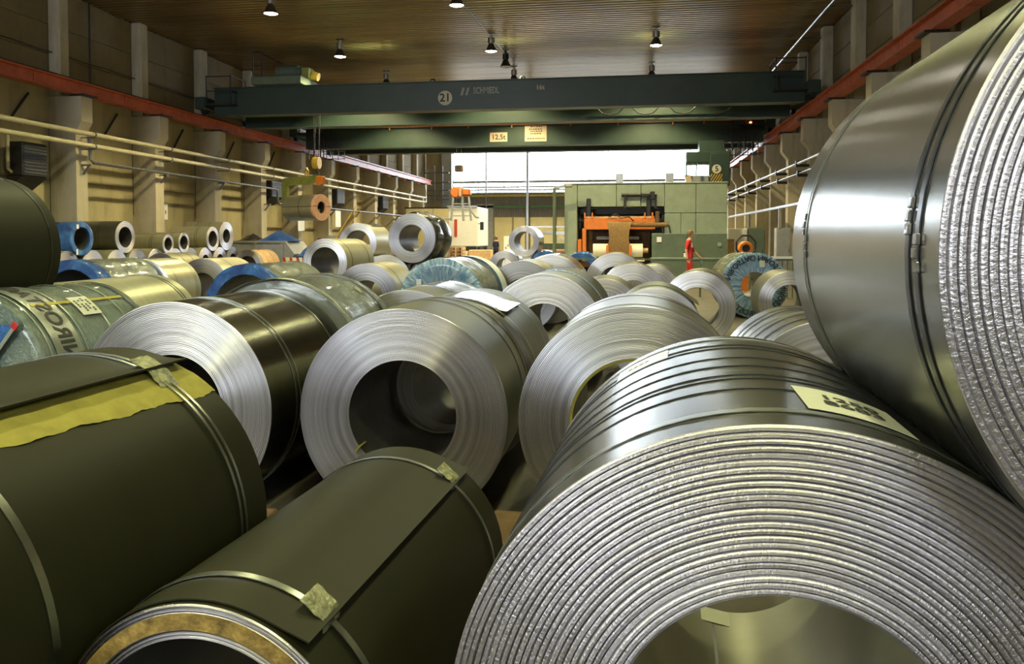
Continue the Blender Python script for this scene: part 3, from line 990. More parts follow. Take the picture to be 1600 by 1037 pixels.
c.strap(.4, .015, 'strap_dark', n=2, step=.07)
c = wall_coil(24.75, 1.46, .34, .23, 'second tube-like coil with black top batten on the wall pile')
c.patch(.0, 1.5, -10, 6, .004, .003, 'dark_batten', 'film_black', 1, 4)
c.strap(.3, .015, 'strap_dark', n=2, step=.07)
c = wall_coil(26.62, 1.58, .44, .29, 'strapped tan coil near the far end of the wall pile')
c.strap(.4, .015, 'strap_dark', n=2, step=.07)
c = wall_coil(27.60, 1.685, .53, .26, 'last and largest coil on top of the wall pile, with a white label')
c.strap(.5, .015, 'strap_dark')
c.strap(1.0, .015, 'strap_dark')
c.label(.45, .75, 20, 50, mat='white_wrap', lines=2)

# ---- timber chocks that can be seen between the front coils
for (x, y, rz, lb) in ((-1.93, 3.55, .05, 'rough timber baulk on the floor left of the wide silver ring coil'), (-1.30, 3.60, .08, 'rough timber baulk in front of the wide silver ring coil'), (-.58, 3.7, -.05, 'timber chock between the two silver ring coils')):
    o = MB().box((0, 0, .09), (.26, .62, .18), bev=.01).build('timber_chock', 'wood', None, None, (x, y, .05), (0, 0, rz))
    tag(o, lb, 'timber', 'timber chocks between the coils')
# ------------------------------------------------------------------ pipes, conduits and fittings on the side walls
M['letter'] = simple('pale_crane_lettering', (.34, .36, .33), .6, 0, .05)
M['disc'] = simple('pale_disc_paint', (.55, .53, .42), .6, 0, .08)
M['plate'] = simple('tan_sign_plate', (.50, .38, .27), .6, 0, .08)
M['tanletter'] = simple('tan_lettering', (.42, .36, .28), .6, 0, .05)
M['red_ink'] = simple('red_print', (.45, .05, .03), .6)
M['glass_dk'] = simple('cab_glass', (.55, .62, .70), .1, 0, .1)
M['belt'] = simple('brown_felt_belt', (.22, .13, .05), .9, 0, .25, 20)
M['cream'] = simple('cream_roll_cover', (.75, .70, .55), .5, 0, .06)
M['peach'] = simple('peach_roll', (.62, .36, .24), .5, 0, .15)

def front(x0, z0, y):
    """flat text standing in a plane facing the camera end of the hall"""
    return lambda a, b, c: Vector((x0 + a, y - c, z0 + b))

for z, lb in ((4.73, 'upper pale pipe running along the left wall'), (4.38, 'lower pale pipe running along the left wall')):
    t = thing('wall_pipe', lb, 'pipe', (-16.02, 38, z))
    MB().tube([(0, -24, 0), (0, 22, 0), (0, 22.8, 0), (-.05, 23.1, .05), (-.1, 23.15, .5), (-.15, 23.15, 1.0)], .07, 12).build('tube', 'pipe', t, 50)
    for k in range(-1, 11):
        MB().box((-.2, 21.8 + 4 * k - 38, -.085), (.5, .06, .03)).cyl((0, 21.77 + 4 * k - 38, 0), (0, 21.83 + 4 * k - 38, 0), .085, 12).build('pipe_clip', 'conduit', t)
t = thing('cable_conduit', 'dark conduit stepping down along the left wall columns', 'conduit', (-16.17, 21.8, 3.9))
MB().tube([(0, 0, .75), (0, .02, .1), (0, .15, 0), (0, 12.6, -.05), (0, 12.8, -.1), (0, 12.85, -.65), (0, 13, -.7), (0, 41, -.75)], .05, 8).build('tube', 'conduit', t, 50)
for k in range(0, 10):
    z0 = 0 if k < 3 else -.7
    MB().box((-.12, 4 * k, z0 - .08), (.30, .07, .05)).box((-.13, 4 * k, z0 - .22), (.05, .06, .34), ry=R_(38)).build('bracket', 'conduit', t)
for k in range(-1, 5):
    t = thing('cable_bracket', f'black angled cable bracket on the left wall, {ORD[k + 1]} from the camera', 'bracket', (-17.32, 20 + 4 * k, 5.0), 0, 'cable brackets on the left wall')
    MB().box((.05, .35, .42), (.05, .05, 1.05), rx=R_(-40)).build('strut', 'black', t)
    MB().box((.12, 1.0, .02), (.05, .9, .05)).build('arm', 'black', t)
    MB().tube([(.1, 1.4, 0), (.1, 1.42, -1.2), (.1, 1.42, -2.6)], .012, 5).build('cable', 'black', t)
t = thing('drop_pipe', 'thin vertical pipe up the left wall near the camera', 'pipe', (-17.22, 23.3, 6.2))
MB().tube([(0, 0, 0), (0, 0, 1.5), (0, 0, 2.9)], .03, 6).build('tube', 'black', t)
t = thing('wall_cable', 'sagging cable strung across the upper left wall', 'cable', (-17.2, 20, 7.2))
MB().tube([(0, j * 1.0, -.03 * math.sin(j * PI / 2) ** 2) for j in range(-3, 20)], .018, 5).build('wire', 'black', t)

def heater(x, y, z, w, h, label, s=1):
    t = thing('fan_heater', label, 'heater', (x, y, z), 0, 'fan heaters on the left wall')
    MB().box((0, 0, h / 2), (.5, w, h), bev=.03).build('casing', 'black', t)
    for k in range(9):
        MB().box((.26, 0, .1 + (h - .2) * k / 8), (.05, w * .9, .02), ry=R_(30)).build('louvre', 'conduit', t)
    MB().prism([(-.25, 0), (.25, 0), (-.25, -.35)], -w / 2, w / 2).build('hood', 'black', t)
    MB().tube([(-.1, -w / 2 - .12, h + .25), (-.1, -w / 2 - .12, .2), (-.1, -w / 2, .1)], .05, 8).build('feed_pipe', 'pipe', t, 50)
heater(-16.9, 20.15, 3.35, .95, .95, 'black louvred fan heater at the left picture edge')
heater(-16.6, 35.0, 3.5, 1.2, .75, 'dark fan heater left of the hanging coil')
heater(-16.6, 43.2, 3.55, 1.2, .8, 'dark fan heater right of the hanging coil')
heater(-16.6, 51.5, 3.55, 1.2, .8, 'dark fan heater far along the left wall')
t = thing('wall_sign', 'small white sign with red marks on the left wall', 'sign', (-17.28, 27.2, 2.3))
MB().box((0, 0, .29), (.02, .74, .58)).build('board', 'white', t)
for k in range(4):
    MB().box((.012, -.25 + .16 * k, .28), (.006, .06, .14)).build('mark', 'red_ink', t)
for (y, x, z, w, h, lb) in ((37.3, -16.2, 1.95, .75, .75, 'blank white notice on a column below the hanging coil'), (42.3, -16.2, 2.2, .8, .9, 'blank white notice on a column right of the hanging coil')):
    t = thing('notice_board', lb, 'sign', (x, y, z))
    MB().box((0, 0, h / 2), (.03, w, h), bev=.004).build('board', 'white', t)
t = thing('wall_hatch', 'dark green wall hatch in an orange brown frame', 'hatch', (-17.25, 34.6, 1.25))
MB().box((0, 0, .62), (.1, 2.0, 1.25), bev=.02).build('frame', 'plate', t)
MB().box((.05, .15, .65), (.05, 1.4, .85)).build('door', 'machine_dk', t)

# right wall services
for z, r, lb, x in ((4.30, .055, 'bright upper conduit along the right wall', 5.95), (3.95, .03, 'thin lower conduit along the right wall', 6.0)):
    t = thing('wall_conduit', lb, 'pipe', (x, 36, z))
    MB().tube([(0, -16, -.02), (0, 0, 0), (0, 26, .03)], r, 8).build('tube', 'galv', t, 50)
    for k in range(0, 10):
        MB().box((.18, 21.8 + 4 * k - 36, -.08), (.5, .09, .1)).box((0, 21.8 + 4 * k - 36, 0), (.14, .14, .16)).build('clamp', 'black', t)
t = thing('guard_rail', 'white steel rail along the right wall columns', 'rail', (5.75, 37, 2.8))
MB().box((0, 0, 0), (.1, 22, .1), bev=.01).build('bar', 'galv', t)
for k in range(2):
    MB().box((0, -5 + k * 8, -1.38), (.1, .1, 2.7), bev=.01).build('post', 'galv', t)
t = thing('roof_pipe', 'galvanised pipe under the ceiling on the right', 'pipe', (6.0, 26, 8.75))
MB().tube([(.2, -10, .1), (0, 0, 0), (-.1, 10, -.1)], .045, 8).build('tube', 'galv', t, 50)
for k in range(4):
    MB().box((.35, -4.2 + 4 * k, .0), (.7, .05, .05)).build('arm', 'conduit', t)

# ------------------------------------------------------------------ overhead cranes
def girder(t, y, z0, z1, x0, x1, wdt=.42):
    MB().box(((x0 + x1) / 2, y, (z0 + z1) / 2), (x1 - x0, wdt, z1 - z0)).build('girder', 'crane', t)
    MB().box(((x0 + x1) / 2, y, z0 - .02), (x1 - x0, wdt + .16, .04)).build('bottom_flange', 'crane', t)
    MB().box(((x0 + x1) / 2, y, z1 + .02), (x1 - x0, wdt + .16, .04)).build('top_flange', 'crane', t)
def ladder(t, x, y, z0, z1, w=.4, mat='black'):
    m = MB().box((x - w / 2, y, (z0 + z1) / 2), (.05, .05, z1 - z0)).box((x + w / 2, y, (z0 + z1) / 2), (.05, .05, z1 - z0))
    n = int((z1 - z0) / .28)
    for k in range(n):
        m.cyl((x - w / 2, y, z0 + .15 + k * .28), (x + w / 2, y, z0 + .15 + k * .28), .018, 6)
    m.build('ladder', mat, t)
def end_truck(t, x, y0, y1, z, s):
    MB().box((x, (y0 + y1) / 2, z + .42), (.42, y1 - y0, .46), bev=.03).build('end_carriage', 'crane', t)
    for y in (y0 + .4, y1 - .4):
        MB().cyl((x - .08, y, z + .22), (x + .08, y, z + .22), .2, 16).build('wheel', 'black', t, 40)
    MB().box((x - s * .75, y0 + .6, z + .35), (1.1, 1.3, .05)).build('platform', 'black', t)
    m = MB()
    for (px, py) in ((x - s * 1.28, y0), (x - s * .3, y0), (x - s * 1.28, y0 + 1.2)):
        m.box((px, py, z + .9), (.04, .04, 1.1))
    for h in (.85, 1.4):
        m.box((x - s * .8, y0, z + h), (1.0, .035, .035)).box((x - s * 1.28, y0 + .6, z + h), (.035, 1.2, .035))
    m.build('railing', 'black', t)

c1 = thing('overhead_crane', 'nearer dark green double girder crane lettered 21 and 16t', 'crane', (0, 30, 6.3))
girder(c1, -1.0, .08, 1.08, -16.0, 5.95)
girder(c1, 1.5, -.06, .94, -16.0, 5.95)
end_truck(c1, -16.35, -1.7, 2.4, .06, -1)
end_truck(c1, 6.18, -1.7, 2.4, .06, 1)
YF = -1.0 - .21 - .004
d = MB().cyl((-6.83, YF - .004, .50), (-6.83, YF + .01, .50), .27, 28).build('number_disc', 'disc', c1)
text('21', .42, 'ink', d, front(-6.83, .50, YF - .008), 'number')
MB().prism([(-6.25, .58), (-6.16, .58), (-6.08, .86), (-6.17, .86)], YF - .003, YF).prism([(-6.07, .58), (-5.98, .58), (-5.90, .86), (-5.99, .86)], YF - .003, YF).build('emblem', 'letter', c1)
text('SCHMIEDL', .285, 'letter', c1, lambda a, b, c: Vector((-5.28 + a * .72, YF - c, .73 + b * 1.15)))
text('16t', .24, 'tanletter', c1, front(-3.28, .79, YF))
for x in (-7.35, -3.95):
    MB().tube([(x - .12, -1, 1.1), (x - .05, -1, 1.24), (x + .05, -1, 1.24), (x + .12, -1, 1.1)], .035, 6).build('lifting_eye', 'crane', c1)
for x in (-.8, .55, 1.95, 3.3):
    MB().tube([(x - .5, .9, .32), (x - .3, .9, .12), (x, .9, .04), (x + .3, .9, .12), (x + .5, .9, .32)], .03, 6).build('festoon_cable', 'black', c1)
MB().box((1.2, .9, .36), (5.0, .05, .06)).build('festoon_track', 'black', c1)
hp = thing('hoist_trolley', 'green hoist motor and platform on top of the nearer crane, upper left', 'hoist', (-13.3, 30.2, 7.42))
MB().box((0, -.3, .16), (2.0, 3.0, .30), bev=.02).build('platform', 'machine_dk', hp)
MB().cyl((-.35, -.8, .62), (.5, -.8, .62), .28, 18).cyl((.5, -.8, .62), (.62, -.8, .62), .2, 14).build('motor', 'machine_dk', hp, 40)
MB().box((.85, -.8, .55), (.35, .5, .45), bev=.04).build('gearbox', 'ygreen', hp)
MB().cyl((1.05, -.8, .5), (1.3, -.8, .42), .16, 12).build('brake', 'yellow', hp, 40)
m = MB()
for x in (-.95, -.6):
    m.box((x, -1.7, .75), (.04, .04, 1.0))
for z in (.75, 1.25):
    m.box((-.78, -1.7, z), (.4, .035, .035))
m.tube([(-.6, -1.7, 1.2), (.2, -1.5, .8)], .02, 6)
m.build('railing', 'black', hp)
m = MB()
for dx in (-.09, .09):
    m.cyl((0 + .9 + dx, .2, 0), (.9 + dx, -.1, -2.6), .014, 6)
m.build('hoist_rope', 'black', hp)

c2 = thing('overhead_crane', 'farther dark green crane with 12,5t sign, orange handrail and cab', 'crane', (0, 37.5, 6.0))
girder(c2, 0, .02, .92, -15.9, 5.95)
girder(c2, 2.6, .02, .92, -15.9, 5.95)
end_truck(c2, -16.35, -.7, 3.3, .36, -1)
end_truck(c2, 6.18, -.7, 3.3, .36, 1)
YG = -.214
MB().box((-6.24, YG - .01, .40), (.84, .02, .44)).build('capacity_sign', 'plate', c2)
text('12,5t', .33, 'ink', c2, front(-6.24, .39, YG - .024))
p = MB().box((-4.46, YG - .01, .56), (1.04, .02, .80)).build('data_plate', 'plate', c2)
for k, (w, z) in enumerate(((.5, .86), (.62, .74), (.5, .64), (.5, .53), (.8, .30))):
    m = MB()
    x = -4.46 - w / 2
    while x < -4.46 + w / 2:
        q = random.uniform(.04, .10)
        m.box((x + q / 2, YG - .022, z), (q, .004, .05))
        x += q + .03
    m.build('print', 'ink', p)
MB().cyl((-13.0, -.3, .98), (4.6, -.3, .98), .03, 8).build('handrail', 'orange', c2)
for x in (-11.6, -9.5, -7.7, -5.6, -2.8, -.6, 1.9, 3.3):
    MB().box((x, -.27, 1.0), (.05, .05, .34)).build('stanchion', 'orange', c2)
MB().box((-2.0, .1, 1.10), (1.6, .5, .26), bev=.03).build('motor_box', 'black', c2)
MB().box((-11.0, .2, 1.06), (3.0, .4, .2), bev=.02).build('cable_tray', 'black', c2)
for x in (-15.2, -14.7, 4.7, 5.25):
    ladder(c2, x, -.5, -.45, 1.1, .34)
m = MB()
for k in range(9):
    m.box((3.9 + k * .22, -.55, .05), (.03, .03, 1.5))
for z in (-.65, -.3, .1, .5, .8):
    m.box((4.8, -.55, z), (1.9, .03, .03))
m.build('end_cage', 'black', c2)
m = MB()
for k in range(7):
    m.box((-15.6 + k * .3, -.55, -.1), (.03, .03, 1.0))
for z in (-.55, -.2, .15, .4):
    m.box((-14.7, -.55, z), (1.9, .03, .03))
m.build('end_cage', 'black', c2)
for z in (.62, .98):
    MB().lathe([(0, 0), (.05, .01), (.06, .06), (.04, .1), (0, .11)], 12, 'Z').build('signal_lamp', 'red_lamp', c2, 40, (5.3, -.7, z + .1))
cab = thing('crane_cab', 'dark green crane driver cab marked 5 with hazard stripes', 'cab', (3.4, 36.9, 3.93))
MB().box((0, 0, 1.28), (1.9, 1.3, .5), bev=.03).box((.53, -.01, .73), (.86, 1.34, 1.46), bev=.03).box((.2, .1, 1.75), (1.1, .9, .6)).build('body', 'crane', cab)
MB().box((-.42, .1, .25), (1.0, 1.0, .46), bev=.03).build('lower_box', 'grey_paint', cab)
for x in (-.93, -.5, .08):
    MB().box((x, -.62, .76), (.06, .06, .6)).build('window_post', 'crane', cab)
MB().box((-.42, -.6, .76), (.95, .015, .56)).build('windscreen', 'glass', cab)
MB().box((-.93, 0, .76), (.015, 1.2, .56)).build('side_window', 'glass', cab)
MB().prism([(-1.05, .5), (-.78, .5), (-.6, .0), (-.85, .0)], -.64, -.58).build('sun_flap', 'plate', cab)
dd = MB().cyl((.38, -.70, .74), (.38, -.675, .74), .2, 24).build('number_disc', 'disc', cab)
text('5', .34, 'ink', dd, front(.38, .74, -.703), 'number')
hz = MB().box((.38, -.685, .28), (.5, .02, .48)).build('hazard_panel', 'yellow', cab)
for k in range(-3, 5):
    a = -.25 + k * .115 + .38 - .1
    pts = []
    for (u, v) in ((a, .04), (a + .055, .04), (a + .055 + .3, .52), (a + .3, .52)):
        pts.append((u, v))
    # clip the slanting stripe to the panel
    def cl(poly):
        def cut(P, f, g):
            o = []
            for i in range(len(P)):
                p, q = P[i], P[(i + 1) % len(P)]
                a_, b_ = f(p), f(q)
                if a_ >= 0: o.append(p)
                if a_ * b_ < 0:
                    s_ = a_ / (a_ - b_)
                    o.append((p[0] + (q[0] - p[0]) * s_, p[1] + (q[1] - p[1]) * s_))
            return o
        return cut(cut(poly, lambda p: p[0] - .13, 0), lambda p: .63 - p[0], 0)
    pts = cl(pts)
    if len(pts) > 2:
        MB().prism(pts, -.700, -.695).build('stripe', 'ink', hz)

# hook with the orange lifting tongs, under the farther crane
hb = thing('hook_block', 'small pinkish hook block hanging in front of the far window', 'hook', (-8.5, 38.8, 4.85))
MB().box((0, 0, .22), (.42, .3, .34), bev=.04).build('block', 'plate', hb)
MB().box((0, -.02, .22), (.2, .32, .2), bev=.03).build('cheek', 'grey_paint', hb)
MB().tube([(0, 0, .06), (0, 0, -.02), (.06, 0, -.08), (.05, 0, -.17), (-.02, 0, -.2), (-.08, 0, -.16)], .025, 8).build('hook', 'black', hb, 50)
for dx in (-.12, .12):
    MB().cyl((dx, 0, .38), (dx, 0, 1.2), .008, 5).build('rope', 'galv', hb)
tg = thing('lifting_tongs', 'orange drummed coil lifting tongs with four grey legs', 'tongs', (-8.35, 38.8, 2.45))
MB().lathe([(0, -.28), (.22, -.28), (.27, -.24), (.27, .22), (.22, .28), (0, .28)], 20).build('drum', 'orange', tg, 30, (-.28, 0, 1.42))
MB().box((.2, 0, 1.42), (.5, .5, .36), bev=.08).build('gear_housing', 'orange', tg)
MB().box((-.02, -.1, 1.45), (.12, .6, .5), bev=.02).build('web_plate', 'plate', tg)
for (xa, xb, y) in ((-.40, -.52, -.2), (.05, .12, -.2), (.38, .50, -.2), (-.05, .02, .2)):
    MB().prism([(xa - .04, 1.2), (xa + .04, 1.2), (xb + .05, 0), (xb - .05, 0)], y - .04, y + .04).build('leg', 'grey_paint', tg)
for z in (.25, .55, .85):
    MB().box((.0, -.2, z), (.9 - z * .15, .05, .05)).build('crossbar', 'grey_paint', tg)
MB().tube([(.48, -.2, .5), (.62, -.2, .35), (.72, -.2, .2), (.9, -.2, .15)], .05, 8).build('hook_arm', 'grey_paint', tg, 50)
MB().tube([(-.5, -.2, .12), (-.7, -.2, .1), (-.85, -.2, .12)], .04, 8).build('hook_arm', 'grey_paint', tg, 50)
MB().cyl((-.15, 0, 2.25), (-.28, 0, 1.66), .006, 5).cyl((-.15, 0, 2.25), (.2, 0, 1.6), .006, 5).build('sling', 'galv', tg)

# coil hanging from its C-hook under the nearer crane
SC = Coil(-12.16, 30.0, -70, .52, .24, 1.65, 'tan coil hanging in the air from a C-hook', z=2.82, group='hanging coil', outer='tan', face='peach')
SC.film(.02, .10, 'peach', off=.004, wr=.002, cap=True, ny=2, name='end_guard')
MB().lathe([(.524, .75), (.53, .75), (.53, .77), (.524, .77)], 48, closed=True).build('strap', 'strap_dark', SC.t, None, (0, 0, .52))
for sx in (-1, 1):
    MB().box((sx * .38, -.028, .52 + .05), (.28, .012, .02)).box((sx * .522, .8, .55), (.012, 1.6, .02)).build('strap', 'strap_dark', SC.t)
ch = thing('c_hook', 'worn olive C-hook carrying the hanging coil', 'hook', (-12.16, 30.0, 2.82), R_(70))
pr = [(.15, -.19), (.15, -.06), (1.80, -.02), (1.80, .92), (.15, .98), (.0, .86), (-.05, .92), (-.05, 1.22), (.25, 1.30), (1.95, 1.22), (2.08, 1.1), (2.08, -.19)]
MB().prism(pr, -.07, .07, 'X').build('frame', 'ygreen', ch)
MB().box((0, .05, 1.07), (.2, .34, .34), bev=.02).build('balance_weight', 'orange', ch)
MB().tube([(0, .75, 1.2), (0, .68, 1.45), (0, .75, 1.58), (0, .85, 1.45), (0, .82, 1.2)], .04, 8).build('shackle', 'yellow', ch, 50)
hk = thing('hook_block', 'yellow round hook block holding the C-hook', 'hook', (-12.40, 30.1, 4.30))
MB().cyl((-.12, 0, .30), (.12, 0, .30), .24, 22).build('sheave_housing', 'yellow', hk, 30)
for o_ in (1,):
    MB().tube([(0, 0, .06), (0, 0, -.05), (.07, 0, -.13), (.03, 0, -.22), (-.07, 0, -.20)], .04, 8).build('hook', 'black', hk, 50)
for dx in (-.1, .1):
    MB().cyl((dx, 0, .45), (dx, 0, 3.1), .012, 6).build('rope', 'black', hk)

# ------------------------------------------------------------------ the slitting line
sm = thing('slitting_machine', 'big sage green machine with orange beam and cream roll', 'machine', (0, 28, .05))
def bx(x0, x1, z0, z1, y0, y1, name, mat, bev=.015, par=None):
    return MB().box(((x0 + x1) / 2, (y0 + y1) / 2, (z0 + z1) / 2), (x1 - x0, y1 - y0, z1 - z0), bev=bev).build(name, mat, par or sm)
bx(-2.32, -1.87, 0, 3.46, 0, 1.8, 'pillar', 'machine')
for x0, x1 in ((-1.86, -.5), (-.49, .35), (.36, 1.16)):
    bx(x0, x1, 2.66, 3.45, 0, 1.8, 'top_panel', 'machine')
bx(1.17, 2.23, 2.43, 3.45, 0, 1.8, 'side_panel', 'machine')
bx(2.24, 3.29, 2.43, 3.45, 0, 1.8, 'side_panel', 'machine')
bx(1.17, 1.73, .05, 2.42, 0, 1.8, 'side_panel', 'machine')
bx(1.74, 2.23, .05, 2.42, 0, 1.8, 'side_panel', 'machine')
bx(2.24, 3.29, .05, 2.42, 0, 1.8, 'side_panel', 'machine')
bx(-1.86, 1.16, .05, 2.65, 1.5, 1.6, 'inner_wall', 'grey_paint')
bx(-1.86, 1.16, 2.40, 2.62, .6, 1.0, 'inner_beam', 'black')
bx(-1.86, 1.16, 2.14, 2.24, .3, .6, 'inner_beam', 'black')
bx(-2.35, 3.31, 3.45, 3.50, -.04, 1.85, 'top_edge', 'machine')
bx(.72, 1.9, .05, 1.72, -.8, -.02, 'cabinet', 'machine_dk')
cb = bx(1.91, 3.2, .05, 1.72, -.8, -.02, 'cabinet', 'machine_dk')
bx(.66, 3.24, .84, .90, -.84, -.78, 'cabinet_rail', 'machine')
MB().cyl((2.95, -.81, 1.35), (2.95, -.84, 1.35), .07, 14).build('knob', 'machine', sm)
bx(.88, 1.04, 1.42, 1.60, -.83, -.80, 'notice', 'white', .002)
ob = bx(-1.62, .85, 1.85, 2.25, -.15, .25, 'orange_beam', 'orange', .02)
bx(-1.60, .83, 2.25, 2.32, -.1, .2, 'beam_cap', 'pale_wood', .01)
bx(-1.68, -1.54, .75, 1.9, -.15, .1, 'orange_leg', 'orange')
bx(-1.84, -1.70, .95, 1.52, -.2, .1, 'orange_bracket', 'orange')
for x in (-1.46, .62):
    MB().box((x, -.02, 2.62), (.15, .14, .66), bev=.02).build('hydraulic_ram', 'black', sm)
    for dx in (-.13, .13):
        MB().box((x + dx, -.12, 2.35), (.05, .1, .2)).build('ram_ear', 'orange', sm)
for x in (-.19, .86):
    MB().box((x, -.1, 2.85), (.08, .08, .5)).build('frame_post', 'black', sm)
MB().cyl((-.32, -.1, 3.06), (.9, -.1, 3.06), .06, 12).build('frame_bar', 'black', sm, 40)
MB().box((.75, -.12, 3.04), (.16, .2, .28), bev=.02).box((.5, -.12, 3.05), (.3, .16, .14), bev=.02).build('drive_motor', 'black', sm)
bx(.85, .98, 1.95, 2.48, -.35, -.2, 'yoke', 'wood')
MB().cyl((-.6, -.35, 2.02), (1.25, -.35, 2.02), .08, 12).build('roll_arm', 'belt', sm, 40)
MB().tube([(1.2, -.35, 2.05), (1.32, -.38, 1.95), (1.36, -.4, 1.72)], .03, 6).build('hose', 'black', sm, 50)
MB().tube([(-.75, -.2, 2.3), (-.5, -.25, 2.4), (-.35, -.28, 2.25), (-.05, -.28, 2.3), (.1, -.25, 2.15)], .022, 6).build('hose', 'black', sm, 50)
bx(-1.84, .7, .5, 1.85, .6, .75, 'inner_guard', 'wood', .01)
bx(-1.2, .3, 1.50, 1.62, .1, .2, 'inner_roller', 'grey_paint', .03)
MB().cyl((-1.28, -.4, 1.13), (.42, -.4, 1.13), .235, 24).build('cream_roll', 'cream', sm, 40)
g = []
for x in (-.80, .02):
    g.append([(x, -.45 - .09 * math.sin(a), 2.03 + .09 * math.cos(a)) for a in (-1.2, -.5, 0, .6, 1.2)] + [(x + (.06 if x < -.4 else -.06), -.60, 1.8), (x + (.08 if x < -.4 else -.08), -.64, 1.5), (x, -.66, 1.2), (x, -.63, .95)])
fixn(MB().sheet(g, .02).build('felt_belt', 'belt', sm, 60))
for x in (-.78, .0):
    MB().box((x, -.66, 1.1), (.09, .05, .44), bev=.01).build('belt_clamp', 'orange', sm)
bx(-1.36, .48, .76, .86, -.75, -.2, 'table_edge', 'cream', .01)
bx(-1.3, .45, .05, .75, -.5, -.1, 'table_base', 'black', .01)
MB().cyl((.42, -.4, 1.13), (.6, -.4, 1.13), .09, 12).build('roll_neck', 'pale_wood', sm, 40)
for x in (-.40, 1.36):
    MB().box((x, .5, 3.68), (.27, .3, .34), bev=.01).build('vent_box', 'galv', sm)
pl = thing('lamp_post', 'dark green post left of the machine with short arm', 'post', (-2.62, 27.4, .05))
MB().cyl((0, 0, 0), (0, 0, 3.3), .06, 10).build('post', 'machine_dk', pl, 40)
MB().box((.25, 0, 3.34), (.55, .1, .1), ry=R_(-8)).box((.5, 0, 3.38), (.24, .2, .12), bev=.02).build('arm', 'grey_paint', pl)
rt = thing('roller_table', 'green run-out table with pale rollers left of the machine', 'machine', (-3.0, 30.6, .05))
MB().box((0, 0, 1.25), (1.3, 1.0, .22), bev=.02).build('frame', 'machine_dk', rt)
for x in (-.55, .55):
    MB().box((x, 0, .6), (.12, .8, 1.2)).build('leg', 'machine_dk', rt)
for k in range(3):
    MB().cyl((-.65, -.5, .55 + .25 * k), (.65, -.5, .55 + .25 * k), .09, 12).build('roller', 'peach', rt, 40)
MB().box((-.1, .5, 1.75), (1.6, .12, .12)).box((-.1, .5, 2.0), (1.6, .1, .06)).build('guide_bar', 'galv', rt)
MB().lathe([(.05, 0), (.15, .02), (.15, .1), (.05, .12)], 14).build('guide_wheel', 'cream', rt, 40, (.35, -.3, 1.5))

fe = thing('safety_fence', 'low green safety fence with white end rail before the machine', 'fence', (1.2, 21.5, .05))
MB().box((0, 0, 1.0), (6.6, .04, .04)).box((0, 0, .55), (6.6, .03, .03)).build('rail', 'machine_dk', fe)
for k in range(6):
    MB().box((-3.2 + k * 1.28, 0, .5), (.05, .05, 1.0)).build('post', 'machine_dk', fe)
for k in range(8):
    MB().box((2.35 + k * .13, 0, .5), (.03, .03, 1.0)).build('bar', 'machine_dk', fe)
MB().box((2.95, -.05, 1.06), (1.0, .1, .06)).build('end_rail', 'white', fe)

# right of the machine
hx = thing('decoiler_stand', 'dark octagonal frame round an orange ring', 'stand', (3.36, 24.0, .05))
oc = [(.27 * math.cos(a) / math.cos(PI / 8), 1.34 + .30 * math.sin(a) / math.cos(PI / 8)) for a in [PI / 8 + k * PI / 4 for k in range(8)]]
m = MB()
for i in range(8):
    a, b = oc[i], oc[(i + 1) % 8]
    m.cyl((a[0], 0, a[1]), (b[0], 0, b[1]), .03, 6)
m.box((-.25, 0, .6), (.05, .05, 1.1)).box((.25, 0, .6), (.05, .05, 1.1))
m.build('frame', 'black', hx)
MB().lathe([(.12, 0), (.19, 0), (.21, .05), (.21, .35), (.12, .35)], 24, closed=True).build('ring', 'orange', hx, 40, (.02, .05, 1.26))
MB().lathe([(0, .1), (.12, .1), (.12, .3), (0, .3)], 20).build('hub', 'black', hx, 40, (.02, .05, 1.26))
MB().box((.02, .25, .5), (.3, .3, 1.0)).build('pedestal', 'orange', hx)
for (x, y, w, h, mt, lb) in ((4.02, 31.2, .72, 1.92, 'white', 'white cabinet at the right wall beside the machine'), (4.72, 31.3, .66, 1.94, 'machine_dk', 'green cabinet at the right wall behind the octagonal frame'), (5.9, 32.2, .55, 1.95, 'grey_paint', 'tall grey locker between the right wall columns')):
    t = thing('cabinet', lb, 'cabinet', (x, y, .05))
    MB().box((0, 0, h / 2), (w, .5, h), bev=.015).build('body', mt, t)
    MB().box((0, -.26, h / 2), (w - .06, .02, h - .1), bev=.006).build('door', mt, t)
    MB().box((w * .35, -.28, h * .55), (.02, .02, .14)).build('handle', 'black', t)
o = MB().box((0, 0, .76), (.26, .06, 1.52), bev=.004).build('plank', 'pale_wood', None, None, (3.72, 30.5, .05))
tag(o, 'pale plank leaning upright against the white cabinet', 'plank')
t = thing('yellow_post', 'yellow pipe post by the right wall columns', 'post', (6.2, 27.6, .05))
MB().cyl((0, 0, 0), (0, 0, 2.3), .05, 10).build('pipe', 'yellow', t, 40)
MB().box((0, 0, 2.32), (.12, .12, .05)).build('cap', 'yellow', t)

# ------------------------------------------------------------------ left middle distance
sk = thing('waste_skip', 'grey sheet steel skip heaped with blue sheet by the left wall', 'skip', (-15.0, 31.4, .05))
MB().prism([(-1.35, 0), (.9, 0), (1.45, .9), (1.05, 1.42), (-1.35, 1.42)], -.9, .9).build('tub', 'grey_paint', sk)
for x in (-1.3, -.2, .95):
    MB().box((x, -.93, .72), (.1, .06, 1.36)).build('rib', 'grey_paint', sk)
MB().box((-.15, -.93, 1.40), (2.4, .08, .08)).build('rim', 'grey_paint', sk)
def heap(x, y, z, sx, sy, h, lb, mt='cloth_blue'):
    rg = random.Random(int(x * 100))
    g = [[(x + sx * (i / 9 - .5), y + sy * (j / 7 - .5), z + h * max(0, math.sin(PI * i / 9) * math.sin(PI * j / 7)) * (.55 + .6 * rg.random())) for j in range(8)] for i in range(10)]
    o = fixn(MB().sheet(g, .012).build('plastic_sheet', mt, None, 60))
    tag(o, lb, 'sheet')
